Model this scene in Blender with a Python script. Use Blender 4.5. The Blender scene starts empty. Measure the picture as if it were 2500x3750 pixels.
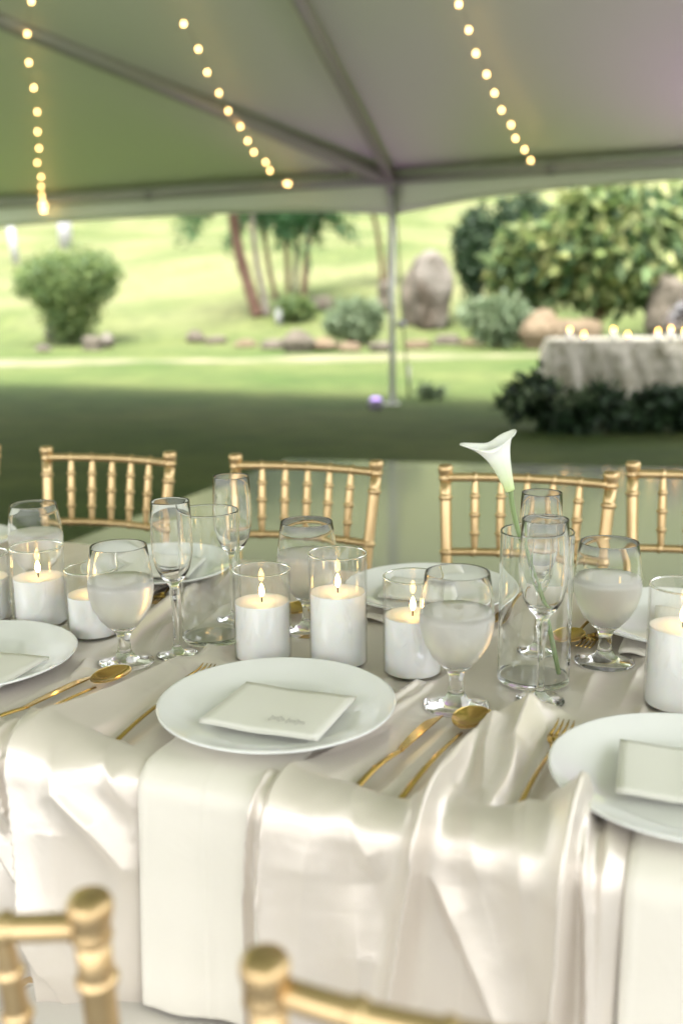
import bpy, bmesh, math, random
import numpy as np
from mathutils import Vector, Matrix

# ------------------------------------------------------------------ camera, light, exposure
SC = bpy.context.scene
COL = SC.collection
PITCH, ROLL, FPX, CAMH = math.radians(12.2), math.radians(0.7), 3645.0, 1.28
Fv = Vector((0, math.cos(PITCH), -math.sin(PITCH)))
_U0 = Vector((0, math.sin(PITCH), math.cos(PITCH)))
Rv = Vector((1, 0, 0)) * math.cos(ROLL) - _U0 * math.sin(ROLL)
Uv = _U0 * math.cos(ROLL) + Vector((1, 0, 0)) * math.sin(ROLL)
CAM = Vector((0, 0, CAMH))
cd = bpy.data.cameras.new('camera'); cam = bpy.data.objects.new('camera', cd); COL.objects.link(cam)
cam.matrix_world = Matrix(((Rv.x, Uv.x, -Fv.x, CAM.x), (Rv.y, Uv.y, -Fv.y, CAM.y), (Rv.z, Uv.z, -Fv.z, CAM.z), (0, 0, 0, 1)))
cd.sensor_fit = 'VERTICAL'; cd.sensor_height = 36.0; cd.lens = 36.0 * FPX / 3750.0
cd.clip_start = 0.05; cd.clip_end = 600
cd.dof.use_dof = True; cd.dof.focus_distance = 1.47; cd.dof.aperture_fstop = 2.4; cd.dof.aperture_blades = 0
SC.camera = cam

SUN_EL, SUN_AZ = math.radians(72), math.radians(200)      # azimuth measured like the sky's sun_rotation
world = bpy.data.worlds.new('World'); SC.world = world; world.use_nodes = True
wn = world.node_tree; wn.nodes.clear()
sky = wn.nodes.new('ShaderNodeTexSky'); sky.sky_type = 'NISHITA'; sky.sun_disc = False
sky.sun_elevation = SUN_EL; sky.sun_rotation = SUN_AZ; sky.dust_density = 4.0; sky.air_density = 1.0; sky.ozone_density = 0.6
hs = wn.nodes.new('ShaderNodeHueSaturation'); hs.inputs['Saturation'].default_value = 0.12
bg = wn.nodes.new('ShaderNodeBackground'); bg.inputs['Strength'].default_value = 0.14
wo = wn.nodes.new('ShaderNodeOutputWorld')
wn.links.new(sky.outputs[0], hs.inputs['Color']); wn.links.new(hs.outputs[0], bg.inputs[0]); wn.links.new(bg.outputs[0], wo.inputs[0])
sd = bpy.data.lights.new('sun', 'SUN'); sd.energy = 1.5; sd.angle = math.radians(22); sd.color = (1.0, 0.95, 0.86)
sun = bpy.data.objects.new('sun', sd); COL.objects.link(sun)
sdir = Vector((math.sin(SUN_AZ) * math.cos(SUN_EL), math.cos(SUN_AZ) * math.cos(SUN_EL), math.sin(SUN_EL)))
sun.rotation_euler = sdir.to_track_quat('Z', 'Y').to_euler()
SC.view_settings.view_transform = 'Standard'; SC.view_settings.look = 'None'
SC.view_settings.exposure = 2.64; SC.view_settings.gamma = 1.0; SC.view_settings.use_curve_mapping = False
SC.render.engine = 'CYCLES'
cy = SC.cycles
cy.use_denoising = True; cy.max_bounces = 16; cy.transmission_bounces = 14; cy.glossy_bounces = 6; cy.diffuse_bounces = 5
cy.transparent_max_bounces = 12; cy.sample_clamp_indirect = 8.0; cy.caustics_refractive = True; cy.caustics_reflective = False
cy.blur_glossy = 0.5

# ------------------------------------------------------------------ survey helpers (photo pixel of the 2500x3750 original -> world point)
def ray(x, y): return Fv * FPX + Rv * (x - 1250) + Uv * (1875 - y)
def at(x, y, z):
    d = ray(x, y); return CAM + d * ((z - CAMH) / d.z)
def at_dist(x, y, Y):
    d = ray(x, y); return CAM + d * (Y / d.y)
def hill(x, y):
    yy = y + 0.12 * x
    s = max(0.0, yy - 27.0)
    h = 0.165 * s * min(1.0, s / 5.0) if s < 5 else 0.165 * s
    if yy > 78: h += (min(yy, 170) - 78) * .42
    return h + 0.25 * math.sin(x * .21 + 1) * min(1, s / 12) + 0.2 * math.sin(yy * .3 + x * .1) * min(1, s / 12)
def ghit(x, y):
    d = ray(x, y); t = 5.0 / d.y
    for i in range(4000):
        p = CAM + d * t
        if p.z < hill(p.x, p.y): return p
        t += 0.03 / d.y * (1 + i * .002)
    return CAM + d * t

# ------------------------------------------------------------------ object helpers
def link(o): COL.objects.link(o); return o
def tag(o, label, cat, group=None, kind=None):
    o['label'] = label; o['category'] = cat
    if group: o['group'] = group
    if kind: o['kind'] = kind
    return o
def thing(name, label, cat, loc=(0, 0, 0), rz=0.0, group=None):
    o = bpy.data.objects.new(name, None); link(o); o.empty_display_size = .05
    o.location = loc; o.rotation_euler = (0, 0, rz)
    return tag(o, label, cat, group)
def mesh_obj(name, verts, faces, mat, parent=None, smooth=True, mats=None):
    me = bpy.data.meshes.new(name); me.from_pydata([tuple(v) for v in verts], [], faces); me.validate()
    if smooth: me.polygons.foreach_set('use_smooth', [True] * len(me.polygons))
    if mat: me.materials.append(mat)
    o = bpy.data.objects.new(name, me); link(o)
    if parent: o.parent = parent
    return o
def copy_tree(o, parent=None):
    c = o.copy(); COL.objects.link(c)
    if parent: c.parent = parent
    for ch in [k for k in bpy.data.objects if k.parent == o]: copy_tree(ch, c)
    return c

class MB:
    def __init__(s): s.v = []; s.f = []
    def add(s, vs, fs):
        n = len(s.v); s.v += [tuple(v) for v in vs]; s.f += [tuple(i + n for i in f) for f in fs]; return s
    def tube(s, pts, rad, seg=10, cap=True):
        pts = [Vector(p) for p in pts]
        if not hasattr(rad, '__len__'): rad = [rad] * len(pts)
        vs = []; fs = []; prev = None
        for i, p in enumerate(pts):
            t = (pts[min(i + 1, len(pts) - 1)] - pts[max(i - 1, 0)]).normalized()
            if prev is None:
                a = Vector((0, 0, 1)) if abs(t.z) < .9 else Vector((1, 0, 0))
                n = t.cross(a).normalized()
            else: n = (prev - t * prev.dot(t)).normalized()
            prev = n; b = t.cross(n)
            for k in range(seg):
                a = 2 * math.pi * k / seg; vs.append(p + (n * math.cos(a) + b * math.sin(a)) * rad[i])
        for i in range(len(pts) - 1):
            for k in range(seg):
                k2 = (k + 1) % seg
                fs.append((i * seg + k, i * seg + k2, (i + 1) * seg + k2, (i + 1) * seg + k))
        if cap:
            fs.append(tuple(range(seg))[::-1]); fs.append(tuple((len(pts) - 1) * seg + k for k in range(seg)))
        return s.add(vs, fs)
    def lathe(s, prof, seg=40, c=(0, 0, 0), tilt=None, sup=False):
        c = Vector(c); vs = []; fs = []; idx = []
        pr = [prof[0]]                                   # support loops keep long straight walls shading straight
        for (r0, z0), (r1, z1) in zip(prof, prof[1:]):
            l = math.hypot(r1 - r0, z1 - z0)
            if sup and l > .012:
                for f in (.0012 / l, 1 - .0012 / l): pr.append((r0 + (r1 - r0) * f, z0 + (z1 - z0) * f))
            pr.append((r1, z1))
        for r, z in pr:
            if r < 1e-6: idx.append([len(vs)]); vs.append(Vector((0, 0, z)))
            else:
                idx.append(list(range(len(vs), len(vs) + seg)))
                for k in range(seg):
                    a = 2 * math.pi * k / seg; vs.append(Vector((r * math.cos(a), r * math.sin(a), z)))
        for A, B in zip(idx, idx[1:]):
            for k in range(seg):
                k2 = (k + 1) % seg
                if len(A) == 1 and len(B) == 1: continue
                if len(A) == 1: fs.append((A[0], B[k2], B[k]))
                elif len(B) == 1: fs.append((A[k], A[k2], B[0]))
                else: fs.append((A[k], A[k2], B[k2], B[k]))
        if tilt: vs = [tilt @ v for v in vs]
        return s.add([v + c for v in vs], fs)
    def box(s, lo, hi):
        x0, y0, z0 = lo; x1, y1, z1 = hi
        vs = [(x0, y0, z0), (x1, y0, z0), (x1, y1, z0), (x0, y1, z0), (x0, y0, z1), (x1, y0, z1), (x1, y1, z1), (x0, y1, z1)]
        return s.add(vs, [(0, 3, 2, 1), (4, 5, 6, 7), (0, 1, 5, 4), (1, 2, 6, 5), (2, 3, 7, 6), (3, 0, 4, 7)])
    def build(s, name, mat, parent=None, smooth=True): return mesh_obj(name, s.v, s.f, mat, parent, smooth)

def bez(*pts, n=12):
    pts = [Vector(p) for p in pts]; out = []
    for i in range(len(pts) - 1):
        p0 = pts[max(i - 1, 0)]; p1 = pts[i]; p2 = pts[i + 1]; p3 = pts[min(i + 2, len(pts) - 1)]
        for k in range(n):
            t = k / n
            out.append(.5 * ((2 * p1) + (p2 - p0) * t + (2 * p0 - 5 * p1 + 4 * p2 - p3) * t * t + (3 * p1 - p0 - 3 * p2 + p3) * t ** 3))
    out.append(pts[-1]); return out

# ------------------------------------------------------------------ materials
def mat_new(name):
    m = bpy.data.materials.new(name); m.use_nodes = True; nt = m.node_tree
    return m, nt, nt.nodes['Principled BSDF']
def N(nt, t, **kw):
    n = nt.nodes.new(t)
    for k, v in kw.items():
        if hasattr(n, k): setattr(n, k, v)
    return n
def pmat(name, col, rough=.5, metal=0, spec=.5, trans=0, ior=1.45, noise=None, bump=None, sheen=0, sss=0, coat=0):
    m, nt, b = mat_new(name)
    b.inputs['Base Color'].default_value = (*col, 1); b.inputs['Roughness'].default_value = rough
    b.inputs['Metallic'].default_value = metal; b.inputs['Specular IOR Level'].default_value = spec
    b.inputs['Transmission Weight'].default_value = trans; b.inputs['IOR'].default_value = ior
    b.inputs['Sheen Weight'].default_value = sheen; b.inputs['Coat Weight'].default_value = coat
    if sss: b.inputs['Subsurface Weight'].default_value = sss; b.inputs['Subsurface Radius'].default_value = (.02, .015, .01)
    if noise or bump:
        tc = N(nt, 'ShaderNodeTexCoord')
    if noise:
        sc, c2, amt = noise
        no = N(nt, 'ShaderNodeTexNoise'); no.inputs['Scale'].default_value = sc; no.inputs['Detail'].default_value = 6
        cr = N(nt, 'ShaderNodeValToRGB'); cr.color_ramp.elements[0].position = .5 - amt; cr.color_ramp.elements[1].position = .5 + amt
        cr.color_ramp.elements[0].color = (*col, 1); cr.color_ramp.elements[1].color = (*c2, 1)
        nt.links.new(tc.outputs['Object'], no.inputs['Vector']); nt.links.new(no.outputs['Fac'], cr.inputs[0]); nt.links.new(cr.outputs[0], b.inputs['Base Color'])
    if bump:
        sc, st, di = bump
        no = N(nt, 'ShaderNodeTexNoise'); no.inputs['Scale'].default_value = sc; no.inputs['Detail'].default_value = 5
        bp = N(nt, 'ShaderNodeBump'); bp.inputs['Strength'].default_value = st; bp.inputs['Distance'].default_value = di
        nt.links.new(tc.outputs['Object'], no.inputs['Vector']); nt.links.new(no.outputs['Fac'], bp.inputs['Height']); nt.links.new(bp.outputs[0], b.inputs['Normal'])
    return m
def emat(name, col, st):
    m, nt, b = mat_new(name)
    b.inputs['Base Color'].default_value = (*col, 1); b.inputs['Emission Color'].default_value = (*col, 1); b.inputs['Emission Strength'].default_value = st
    return m
def leafmat(name, cols, transl=.35, rough=.6):
    m, nt, b = mat_new(name)
    g = N(nt, 'ShaderNodeNewGeometry'); cr = N(nt, 'ShaderNodeValToRGB')
    els = cr.color_ramp.elements
    while len(els) < len(cols): els.new(.5)
    for i, c in enumerate(cols): els[i].position = i / (len(cols) - 1); els[i].color = (*c, 1)
    nt.links.new(g.outputs['Random Per Island'], cr.inputs[0]); nt.links.new(cr.outputs[0], b.inputs['Base Color'])
    b.inputs['Roughness'].default_value = rough
    tr = N(nt, 'ShaderNodeBsdfTranslucent'); nt.links.new(cr.outputs[0], tr.inputs['Color'])
    mx = N(nt, 'ShaderNodeMixShader'); mx.inputs[0].default_value = transl
    out = nt.nodes['Material Output']
    nt.links.new(b.outputs[0], mx.inputs[1]); nt.links.new(tr.outputs[0], mx.inputs[2]); nt.links.new(mx.outputs[0], out.inputs[0])
    return m

def satin_mat(name, col, rough=.3, metal=.0, spec=1.0, bumpd=.00012, weave=900):
    m, nt, b = mat_new(name)
    b.inputs['Base Color'].default_value = (*col, 1); b.inputs['Roughness'].default_value = rough
    b.inputs['Specular IOR Level'].default_value = spec; b.inputs['Metallic'].default_value = metal
    b.inputs['IOR'].default_value = 1.6
    b.inputs['Anisotropic'].default_value = .35
    b.inputs['Sheen Weight'].default_value = .15; b.inputs['Sheen Roughness'].default_value = .4
    tc = N(nt, 'ShaderNodeTexCoord')
    n1 = N(nt, 'ShaderNodeTexNoise'); n1.inputs['Scale'].default_value = weave; n1.inputs['Detail'].default_value = 2
    n2 = N(nt, 'ShaderNodeTexNoise'); n2.inputs['Scale'].default_value = 14; n2.inputs['Detail'].default_value = 3; n2.inputs['Distortion'].default_value = .6
    b1 = N(nt, 'ShaderNodeBump'); b1.inputs['Strength'].default_value = .5; b1.inputs['Distance'].default_value = bumpd
    b2 = N(nt, 'ShaderNodeBump'); b2.inputs['Strength'].default_value = .5; b2.inputs['Distance'].default_value = .004
    nt.links.new(tc.outputs['Object'], n1.inputs['Vector']); nt.links.new(tc.outputs['Object'], n2.inputs['Vector'])
    nt.links.new(n1.outputs['Fac'], b1.inputs['Height']); nt.links.new(n2.outputs['Fac'], b2.inputs['Height'])
    nt.links.new(b2.outputs[0], b1.inputs['Normal']); nt.links.new(b1.outputs[0], b.inputs['Normal'])
    return m

M = {}
M['satin'] = satin_mat('champagne_satin', (.745, .675, .60), rough=.35, metal=.42)
M['napkin'] = satin_mat('ivory_napkin_satin', (.76, .715, .635), rough=.5, metal=.05, spec=.5, bumpd=.0001, weave=1500)
M['china'] = pmat('white_china', (.80, .80, .78), rough=.08, spec=.5, coat=.5)
M['paper'] = pmat('cream_card', (.77, .755, .69), rough=.7, bump=(300, .2, .0002))
M['ink'] = pmat('faint_ink', (.42, .41, .38), rough=.8)
M['gold'] = pmat('polished_gold', (.62, .42, .13), rough=.11, metal=1)
M['chairgold'] = pmat('gold_lacquer', (.68, .50, .275), rough=.32, metal=.9, noise=(9, (.50, .35, .18), .3), bump=(60, .15, .001))
M['cushion'] = pmat('cream_cushion', (.74, .69, .64), rough=.5, sheen=.3, bump=(400, .2, .0004))
M['glass'] = pmat('clear_glass', (1, 1, 1), rough=0, trans=1, ior=1.36)
M['vaseglass'] = pmat('green_tinted_glass', (.965, .985, .975), rough=0, trans=1, ior=1.47)
M['tubeglass'] = pmat('candle_glass', (1, 1, 1), rough=0, trans=1, ior=1.47)
def thin_glass(name, tint, boost=1.0):
    m, nt, b = mat_new(name); nt.nodes.remove(b)
    tr = N(nt, 'ShaderNodeBsdfTransparent'); tr.inputs[0].default_value = (*tint, 1)
    gl = N(nt, 'ShaderNodeBsdfGlossy'); gl.inputs['Roughness'].default_value = .015
    fr = N(nt, 'ShaderNodeFresnel'); gm = N(nt, 'ShaderNodeNewGeometry')
    io = N(nt, 'ShaderNodeMix'); io.inputs['A'].default_value = 1.62; io.inputs['B'].default_value = 1 / 1.62       # same reflectance on both faces of the wall
    nt.links.new(gm.outputs['Backfacing'], io.inputs['Factor']); nt.links.new(io.outputs['Result'], fr.inputs['IOR'])
    tc = N(nt, 'ShaderNodeTexCoord'); no = N(nt, 'ShaderNodeTexNoise'); no.inputs['Scale'].default_value = 22; no.inputs['Detail'].default_value = 1
    bp = N(nt, 'ShaderNodeBump'); bp.inputs['Strength'].default_value = .12; bp.inputs['Distance'].default_value = .0006
    nt.links.new(tc.outputs['Object'], no.inputs['Vector']); nt.links.new(no.outputs['Fac'], bp.inputs['Height']); nt.links.new(bp.outputs[0], gl.inputs['Normal'])
    mx = N(nt, 'ShaderNodeMixShader'); nt.links.new(fr.outputs[0], mx.inputs[0]); nt.links.new(tr.outputs[0], mx.inputs[1]); nt.links.new(gl.outputs[0], mx.inputs[2])
    nt.links.new(mx.outputs[0], nt.nodes['Material Output'].inputs[0]); return m
M['glass2'] = pmat('green_tinted_glass', (.965, .98, .97), rough=0, trans=1, ior=1.38)
M['bowlglass'] = thin_glass('thin_bowl_glass', (.975, .98, .975))
M['vaseglass'] = thin_glass('thin_vase_glass', (.945, .965, .95))
M['tubeglass'] = thin_glass('thin_candle_glass', (.995, .995, .99))
M['water'] = pmat('frosted_water', (1.0, .985, .93), rough=.28, trans=.56, ior=1.33, bump=(420, .35, .0004))
M['wax'] = pmat('white_wax', (.90, .895, .88), rough=.45, sss=.4)
M['wick'] = pmat('black_wick', (.02, .015, .01), rough=.8)
M['flame'] = emat('warm_flame', (1.0, .58, .18), 5)
M['bulb'] = emat('string_bulb', (1.0, .58, .21), 3.0)
M['cable'] = pmat('cable', (.25, .25, .22), rough=.6)
M['frame'] = pmat('white_aluminium', (.62, .62, .60), rough=.35, metal=.3)
M['leaf'] = leafmat('leaf', [(.03, .07, .02), (.07, .13, .035)])

# canopy: slightly translucent white vinyl, the lawn's green bounce put into its colour
def canopy_mat():
    m, nt, b = mat_new('bounce_tinted_vinyl')
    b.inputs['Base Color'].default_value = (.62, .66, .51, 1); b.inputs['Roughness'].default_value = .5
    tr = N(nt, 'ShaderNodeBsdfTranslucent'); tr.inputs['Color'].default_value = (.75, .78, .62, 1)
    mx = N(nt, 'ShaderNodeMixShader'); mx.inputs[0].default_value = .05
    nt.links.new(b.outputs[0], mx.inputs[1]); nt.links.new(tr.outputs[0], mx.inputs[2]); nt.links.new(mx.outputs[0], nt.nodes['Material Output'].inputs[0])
    return m
M['vinyl'] = canopy_mat()

def ground_mat():
    m, nt, b = mat_new('lawn')
    g = N(nt, 'ShaderNodeNewGeometry')
    def noise(sc, det=5, dist=0):
        n = N(nt, 'ShaderNodeTexNoise'); n.inputs['Scale'].default_value = sc; n.inputs['Detail'].default_value = det; n.inputs['Distortion'].default_value = dist
        nt.links.new(g.outputs['Position'], n.inputs['Vector']); return n
    def ramp(n, p0, p1, c0, c1):
        r = N(nt, 'ShaderNodeValToRGB'); r.color_ramp.elements[0].position = p0; r.color_ramp.elements[1].position = p1
        r.color_ramp.elements[0].color = (*c0, 1); r.color_ramp.elements[1].color = (*c1, 1); nt.links.new(n.outputs['Fac'], r.inputs[0]); return r
    a = ramp(noise(.35, 6), .35, .65, (.042, .070, .015), (.080, .098, .030))       # green to straw
    d = ramp(noise(.16, 4, .6), .34, .62, (0, 0, 0), (1, 1, 1))
    mx = N(nt, 'ShaderNodeMix'); mx.data_type = 'RGBA'; mx.inputs['B'].default_value = (.150, .148, .075, 1)
    sp = N(nt, 'ShaderNodeSeparateXYZ'); nt.links.new(g.outputs['Position'], sp.inputs[0])
    mr = N(nt, 'ShaderNodeMapRange'); mr.inputs['From Min'].default_value = 24; mr.inputs['From Max'].default_value = 34
    nt.links.new(sp.outputs['Y'], mr.inputs['Value'])
    mu = N(nt, 'ShaderNodeMath'); mu.operation = 'MULTIPLY'
    nt.links.new(d.outputs[0], mu.inputs[0]); nt.links.new(mr.outputs[0], mu.inputs[1])
    mu2 = N(nt, 'ShaderNodeMath'); mu2.operation = 'MULTIPLY'; mu2.inputs[1].default_value = .7; nt.links.new(mu.outputs[0], mu2.inputs[0])
    nt.links.new(mu2.outputs[0], mx.inputs['Factor']); nt.links.new(a.outputs[0], mx.inputs['A'])
    f = noise(2.2, 8); fr = ramp(f, .35, .65, (.85, .88, .84), (1.2, 1.18, 1.12))
    m2 = N(nt, 'ShaderNodeMix'); m2.data_type = 'RGBA'; m2.blend_type = 'MULTIPLY'; m2.inputs['Factor'].default_value = 1
    nt.links.new(mx.outputs['Result'], m2.inputs['A']); nt.links.new(fr.outputs[0], m2.inputs['B'])
    nt.links.new(m2.outputs['Result'], b.inputs['Base Color']); b.inputs['Roughness'].default_value = .85; b.inputs['Specular IOR Level'].default_value = .2
    bp = N(nt, 'ShaderNodeBump'); bp.inputs['Distance'].default_value = .03; bp.inputs['Strength'].default_value = .6
    n3 = noise(60, 3); nt.links.new(n3.outputs['Fac'], bp.inputs['Height']); nt.links.new(bp.outputs[0], b.inputs['Normal'])
    return m

# ------------------------------------------------------------------ ground, path, dance floor
xs = sorted(set([-260, -180, -120, -80] + [i * 1.0 for i in range(-60, 61)] + [80, 120, 180, 260]))
ys = [-200, -120, -60, -30, -15, -5, 0, 5, 10, 15, 20] + [22 + i * .8 for i in range(60)] + [75, 85, 100, 120, 150, 200, 260]
vs = [(x, y, hill(x, y)) for y in ys for x in xs]
nx = len(xs)
fs = [(j * nx + i, j * nx + i + 1, (j + 1) * nx + i + 1, (j + 1) * nx + i) for j in range(len(ys) - 1) for i in range(nx - 1)]
ground = mesh_obj('lawn', vs, fs, ground_mat()); ground['kind'] = 'structure'
M['sand'] = pmat('dry_sand', (.17, .15, .09), rough=.9, noise=(.9, (.085, .10, .035), .12))
rnd = random.Random(5)
vs = []; fs = []
for i in range(81):
    x = -40 + i; c = 21.4 - .02 * x + .35 * math.sin(x * .35) + .2 * math.sin(x * 1.1)
    w = .8 + .35 * math.sin(x * .8 + 1) + .2 * rnd.random()
    vs += [(x, c - w, .004), (x, c + w, .004)]
fs = [(2 * i, 2 * i + 2, 2 * i + 3, 2 * i + 1) for i in range(80)]
p = mesh_obj('path', vs, fs, M['sand']); p['kind'] = 'structure'

pa = MB(); M['concrete'] = pmat('pale_concrete', (.38, .385, .395), rough=.8, noise=(2.5, (.31, .315, .325), .3), bump=(40, .3, .004))
pe, pn = Vector((math.cos(math.radians(-23)), math.sin(math.radians(-23)), 0)), Vector((.391, .921, 0))
pc = Vector((-.1, 1.25, 0)); c4 = [pc - pe * 14, pc + pe * 14, pc + pe * 14 - pn * 16, pc - pe * 14 - pn * 16]
pa.add([(q.x, q.y, .012) for q in c4] + [(q.x, q.y, -.05) for q in c4], [(0, 3, 2, 1), (0, 1, 5, 4), (1, 2, 6, 5), (2, 3, 7, 6), (3, 0, 4, 7)])
po = pa.build('paved_terrace', M['concrete'], None, smooth=False); po['kind'] = 'structure'  # paving below the table; its unseen rest added for neutral bounce
fA, fB, fC = at(1050, 1695, 0), at(2450, 1728, 0), at(300, 1990, 0)
eR = (fB - fA).normalized(); eN = (fC - fA).normalized()
M['floor'] = pmat('glossy_white_floor', (.21, .215, .205), rough=.12, spec=.5, bump=(3, .08, .01))
Q = [fA, fA + eR * 8.0, fA + eR * 8.0 + eN * 7.2, fA + eN * 7.2]
fl = MB(); vs = [(q.x, q.y, .03) for q in Q] + [(q.x, q.y, .0) for q in Q]
fl.add(vs, [(0, 3, 2, 1), (0, 1, 5, 4), (1, 2, 6, 5), (2, 3, 7, 6), (3, 0, 4, 7)])
df = thing('dance_floor', 'glossy pale dance floor laid on the lawn behind the gold chairs', 'dance floor')
fl.build('floor_sheet', M['floor'], df, smooth=False)
M['trim'] = pmat('floor_trim', (.5, .52, .48), rough=.3, metal=.3)
e = MB()
for a_, b_ in ((0, 1), (3, 0)):
    a, b = Q[a_], Q[b_]; d = (b - a).normalized(); nn = Vector((d.y, -d.x, 0)) * .03
    if (Q[2] - a).dot(nn) > 0: nn = -nn
    e.add([(a.x, a.y, .028), (b.x, b.y, .028), ((b + nn).x, (b + nn).y, .002), ((a + nn).x, (a + nn).y, .002)], [(0, 1, 2, 3)])
e.build('edge_ramp', M['trim'], df, smooth=False)

# ------------------------------------------------------------------ tent
L = at(1440, 1478, 0)
zb = 2.60
eL, eRt = at(0, 742, zb), at(2500, 575, zb)
edir = (eRt - eL); edir.z = 0; edir.normalize()
inn = Vector((edir.y, -edir.x, 0))
if inn.y > 0: inn = -inn
Lt = Vector((L.x, L.y, zb))
KS, HALF = .34, 6.9
def cz(s): return zb + .07 + KS * (s if s < HALF else 2 * HALF - s)       # canopy underside height at inward distance s
def tp(e_, s_, dz=0): q = Lt + edir * e_ + inn * s_; return Vector((q.x, q.y, cz(s_) + dz))
def canopy_hit(px, py, drop):
    d = ray(px, py); best = None
    t = .5 / d.y
    while t * d.y < 30:
        q = CAM + d * t; s = (q - Lt).dot(inn)
        if s < .14: return q
        if q.z > cz(s) - drop: return q
        t += .01 / d.y
    return CAM + d * t
tent = thing('frame_tent', 'white vinyl frame tent roof with poles spanning over the tables', 'tent', (0, 0, 0))
E0, E1 = -7.2, 7.8
# canopy with sag between rafters
bays = [E0, 0.0, E1]
vs = []; fs = []; ne, ns = 66, 48
for j in range(ns + 1):
    s = 2 * HALF * j / ns
    for i in range(ne + 1):
        e_ = E0 + (E1 - E0) * i / ne
        k = max(b for b in bays if b <= e_ + 1e-6); kk = min([b for b in bays if b > k + 1e-6] or [E1])
        t = (e_ - k) / max(.01, kk - k)
        sag = .10 * math.sin(math.pi * t) * math.sin(math.pi * min(1, s / HALF)) if s <= HALF else 0
        vs.append(tp(e_, s, .02 - sag))
fs = [(j * (ne + 1) + i, j * (ne + 1) + i + 1, (j + 1) * (ne + 1) + i + 1, (j + 1) * (ne + 1) + i) for j in range(ns) for i in range(ne)]
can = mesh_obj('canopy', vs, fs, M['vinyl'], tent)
so = can.modifiers.new('thick', 'SOLIDIFY'); so.thickness = .004; so.offset = 1
legs_e = [-7.1, 0.0, 6.2]
def tube_obj(name, pts, r, mat, parent, seg=12): return MB().tube(pts, r, seg).build(name, mat, parent)
M['beam'] = pmat('grey_tent_frame', (.36, .355, .31), rough=.4, metal=.2)
for a, b in zip([E0] + legs_e, legs_e + [E1]):
    tube_obj('eave_beam', [tp(a, .06) - Vector((0, 0, .09)), tp(b, .06) - Vector((0, 0, .09))], .052, M['beam'], tent)
    a2, b2 = tp(a, 2 * HALF), tp(b, 2 * HALF)
    tube_obj('eave_beam', [a2 - Vector((0, 0, .05)), b2 - Vector((0, 0, .05))], .038, M['beam'], tent)
def rafter_through(px, py, e0, rr=.06):
    q = canopy_hit(px, py, .06)
    de = (q - Lt).dot(edir) - e0; ds = (q - Lt).dot(inn)
    k = de / ds
    tube_obj('rafter', [tp(e0, .05, -.09), tp(e0 + k * HALF, HALF, -.09)], rr, M['beam'], tent)
    return k
kA = rafter_through(0, 60, 0.0, .085); kB = rafter_through(1100, 0, 0.0)
tube_obj('rafter', [tp(6.2, .05, -.09), tp(6.2 + kB * HALF, HALF, -.09)], .048, M['beam'], tent)
tube_obj('rafter', [tp(-7.1, .05, -.09), tp(-6.9, HALF, -.09)], .048, M['beam'], tent)
tube_obj('ridge_beam', [tp(E0, HALF, -.1), tp(E1, HALF, -.1)], .05, M['beam'], tent)
for e_ in legs_e:
    a = tp(e_, 0.06); b = tp(e_, 2 * HALF - .05)
    for q, lean in ((a, .03), (b, 0)):
        tube_obj('leg', [(q.x + lean * .4, q.y, 0.012), (q.x, q.y, q.z - .09)], .038, M['frame'], tent)
        MB().box((q.x - .09, q.y - .09, 0.001), (q.x + .09, q.y + .09, .012)).build('foot_plate', M['frame'], tent, smooth=False)
    tube_obj('corner_fitting', [a + Vector((0, 0, -.24)), a + Vector((0, 0, .0))], .055, M['beam'], tent)
for px, py in ((535, 718), (2010, 640)):
    q = canopy_hit(px, py, .06); e_ = (q - Lt).dot(edir); c = tp(e_, .06, -.09)
    tube_obj('beam_clamp', [c - edir * .05, c + edir * .05], .06, M['cable'], tent)
# valances: scalloped skirts of vinyl hanging from the eaves
def valance(ea, eb, s, d0, d1, pk, n=48):
    vs = []; fs = []
    for i in range(n + 1):
        t = i / n; q = tp(ea + (eb - ea) * t, s); x = 4 * t * (1 - t)
        dep = d0 + (d1 - d0) * (1 - (1 - x) ** 1.5 if True else x) 
        wv = .02 * math.sin(t * 23 + s)
        for k in range(5):
            u = k / 4; vs.append(q - inn * (wv * u - .01 * (1 - u)) + Vector((0, 0, .03 - (dep + .03) * u)))
    fs = [(i * 5 + k, i * 5 + k + 1, (i + 1) * 5 + k + 1, (i + 1) * 5 + k) for i in range(n) for k in range(4)]
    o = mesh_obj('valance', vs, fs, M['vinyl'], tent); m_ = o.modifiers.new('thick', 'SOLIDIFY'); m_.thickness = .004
for a, b, d1 in ((E0, 0, .34), (0, E1, .25)):
    valance(a, b, 0, .46, d1, 0)
    valance(a, b, 2 * HALF, .3, .2, 0)

# purple uplights at the foot of the poles (the nearer one is in view)
def uplight(pos, label, aim, e=60):
    r = thing('uplight', label, 'uplight', (pos.x, pos.y, 0), 0, 'purple uplights at the tent poles')
    MB().lathe([(0, 0), (.075, 0), (.085, .02), (.085, .09), (.07, .11), (.066, .11), (.066, .10), (0, .10)], 24).build('housing', pmat('pale_housing', (.16, .14, .19), rough=.4), r)
    MB().lathe([(0, .1015), (.064, .1015), (.060, .118), (.040, .132), (0, .138)], 24).build('lens', emat('purple_lens', (.45, .28, .75), .5), r)
    ld = bpy.data.lights.new('purple_lamp', 'SPOT'); ld.energy = e; ld.color = (.62, .14, .9); ld.spot_size = math.radians(75); ld.spot_blend = 1; ld.shadow_soft_size = .05
    lo = bpy.data.objects.new('purple_lamp', ld); link(lo); lo.parent = r; lo.location = (0, 0, .19)
    dv = aim - Vector((pos.x, pos.y, .13)); lo.rotation_euler = (-dv).to_track_quat('Z', 'Y').to_euler()
up1 = at(1375, 1497, 0)
uplight(up1, 'small purple uplight on the grass left of the tent pole', tp(-.1, 1.2), 11)
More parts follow.
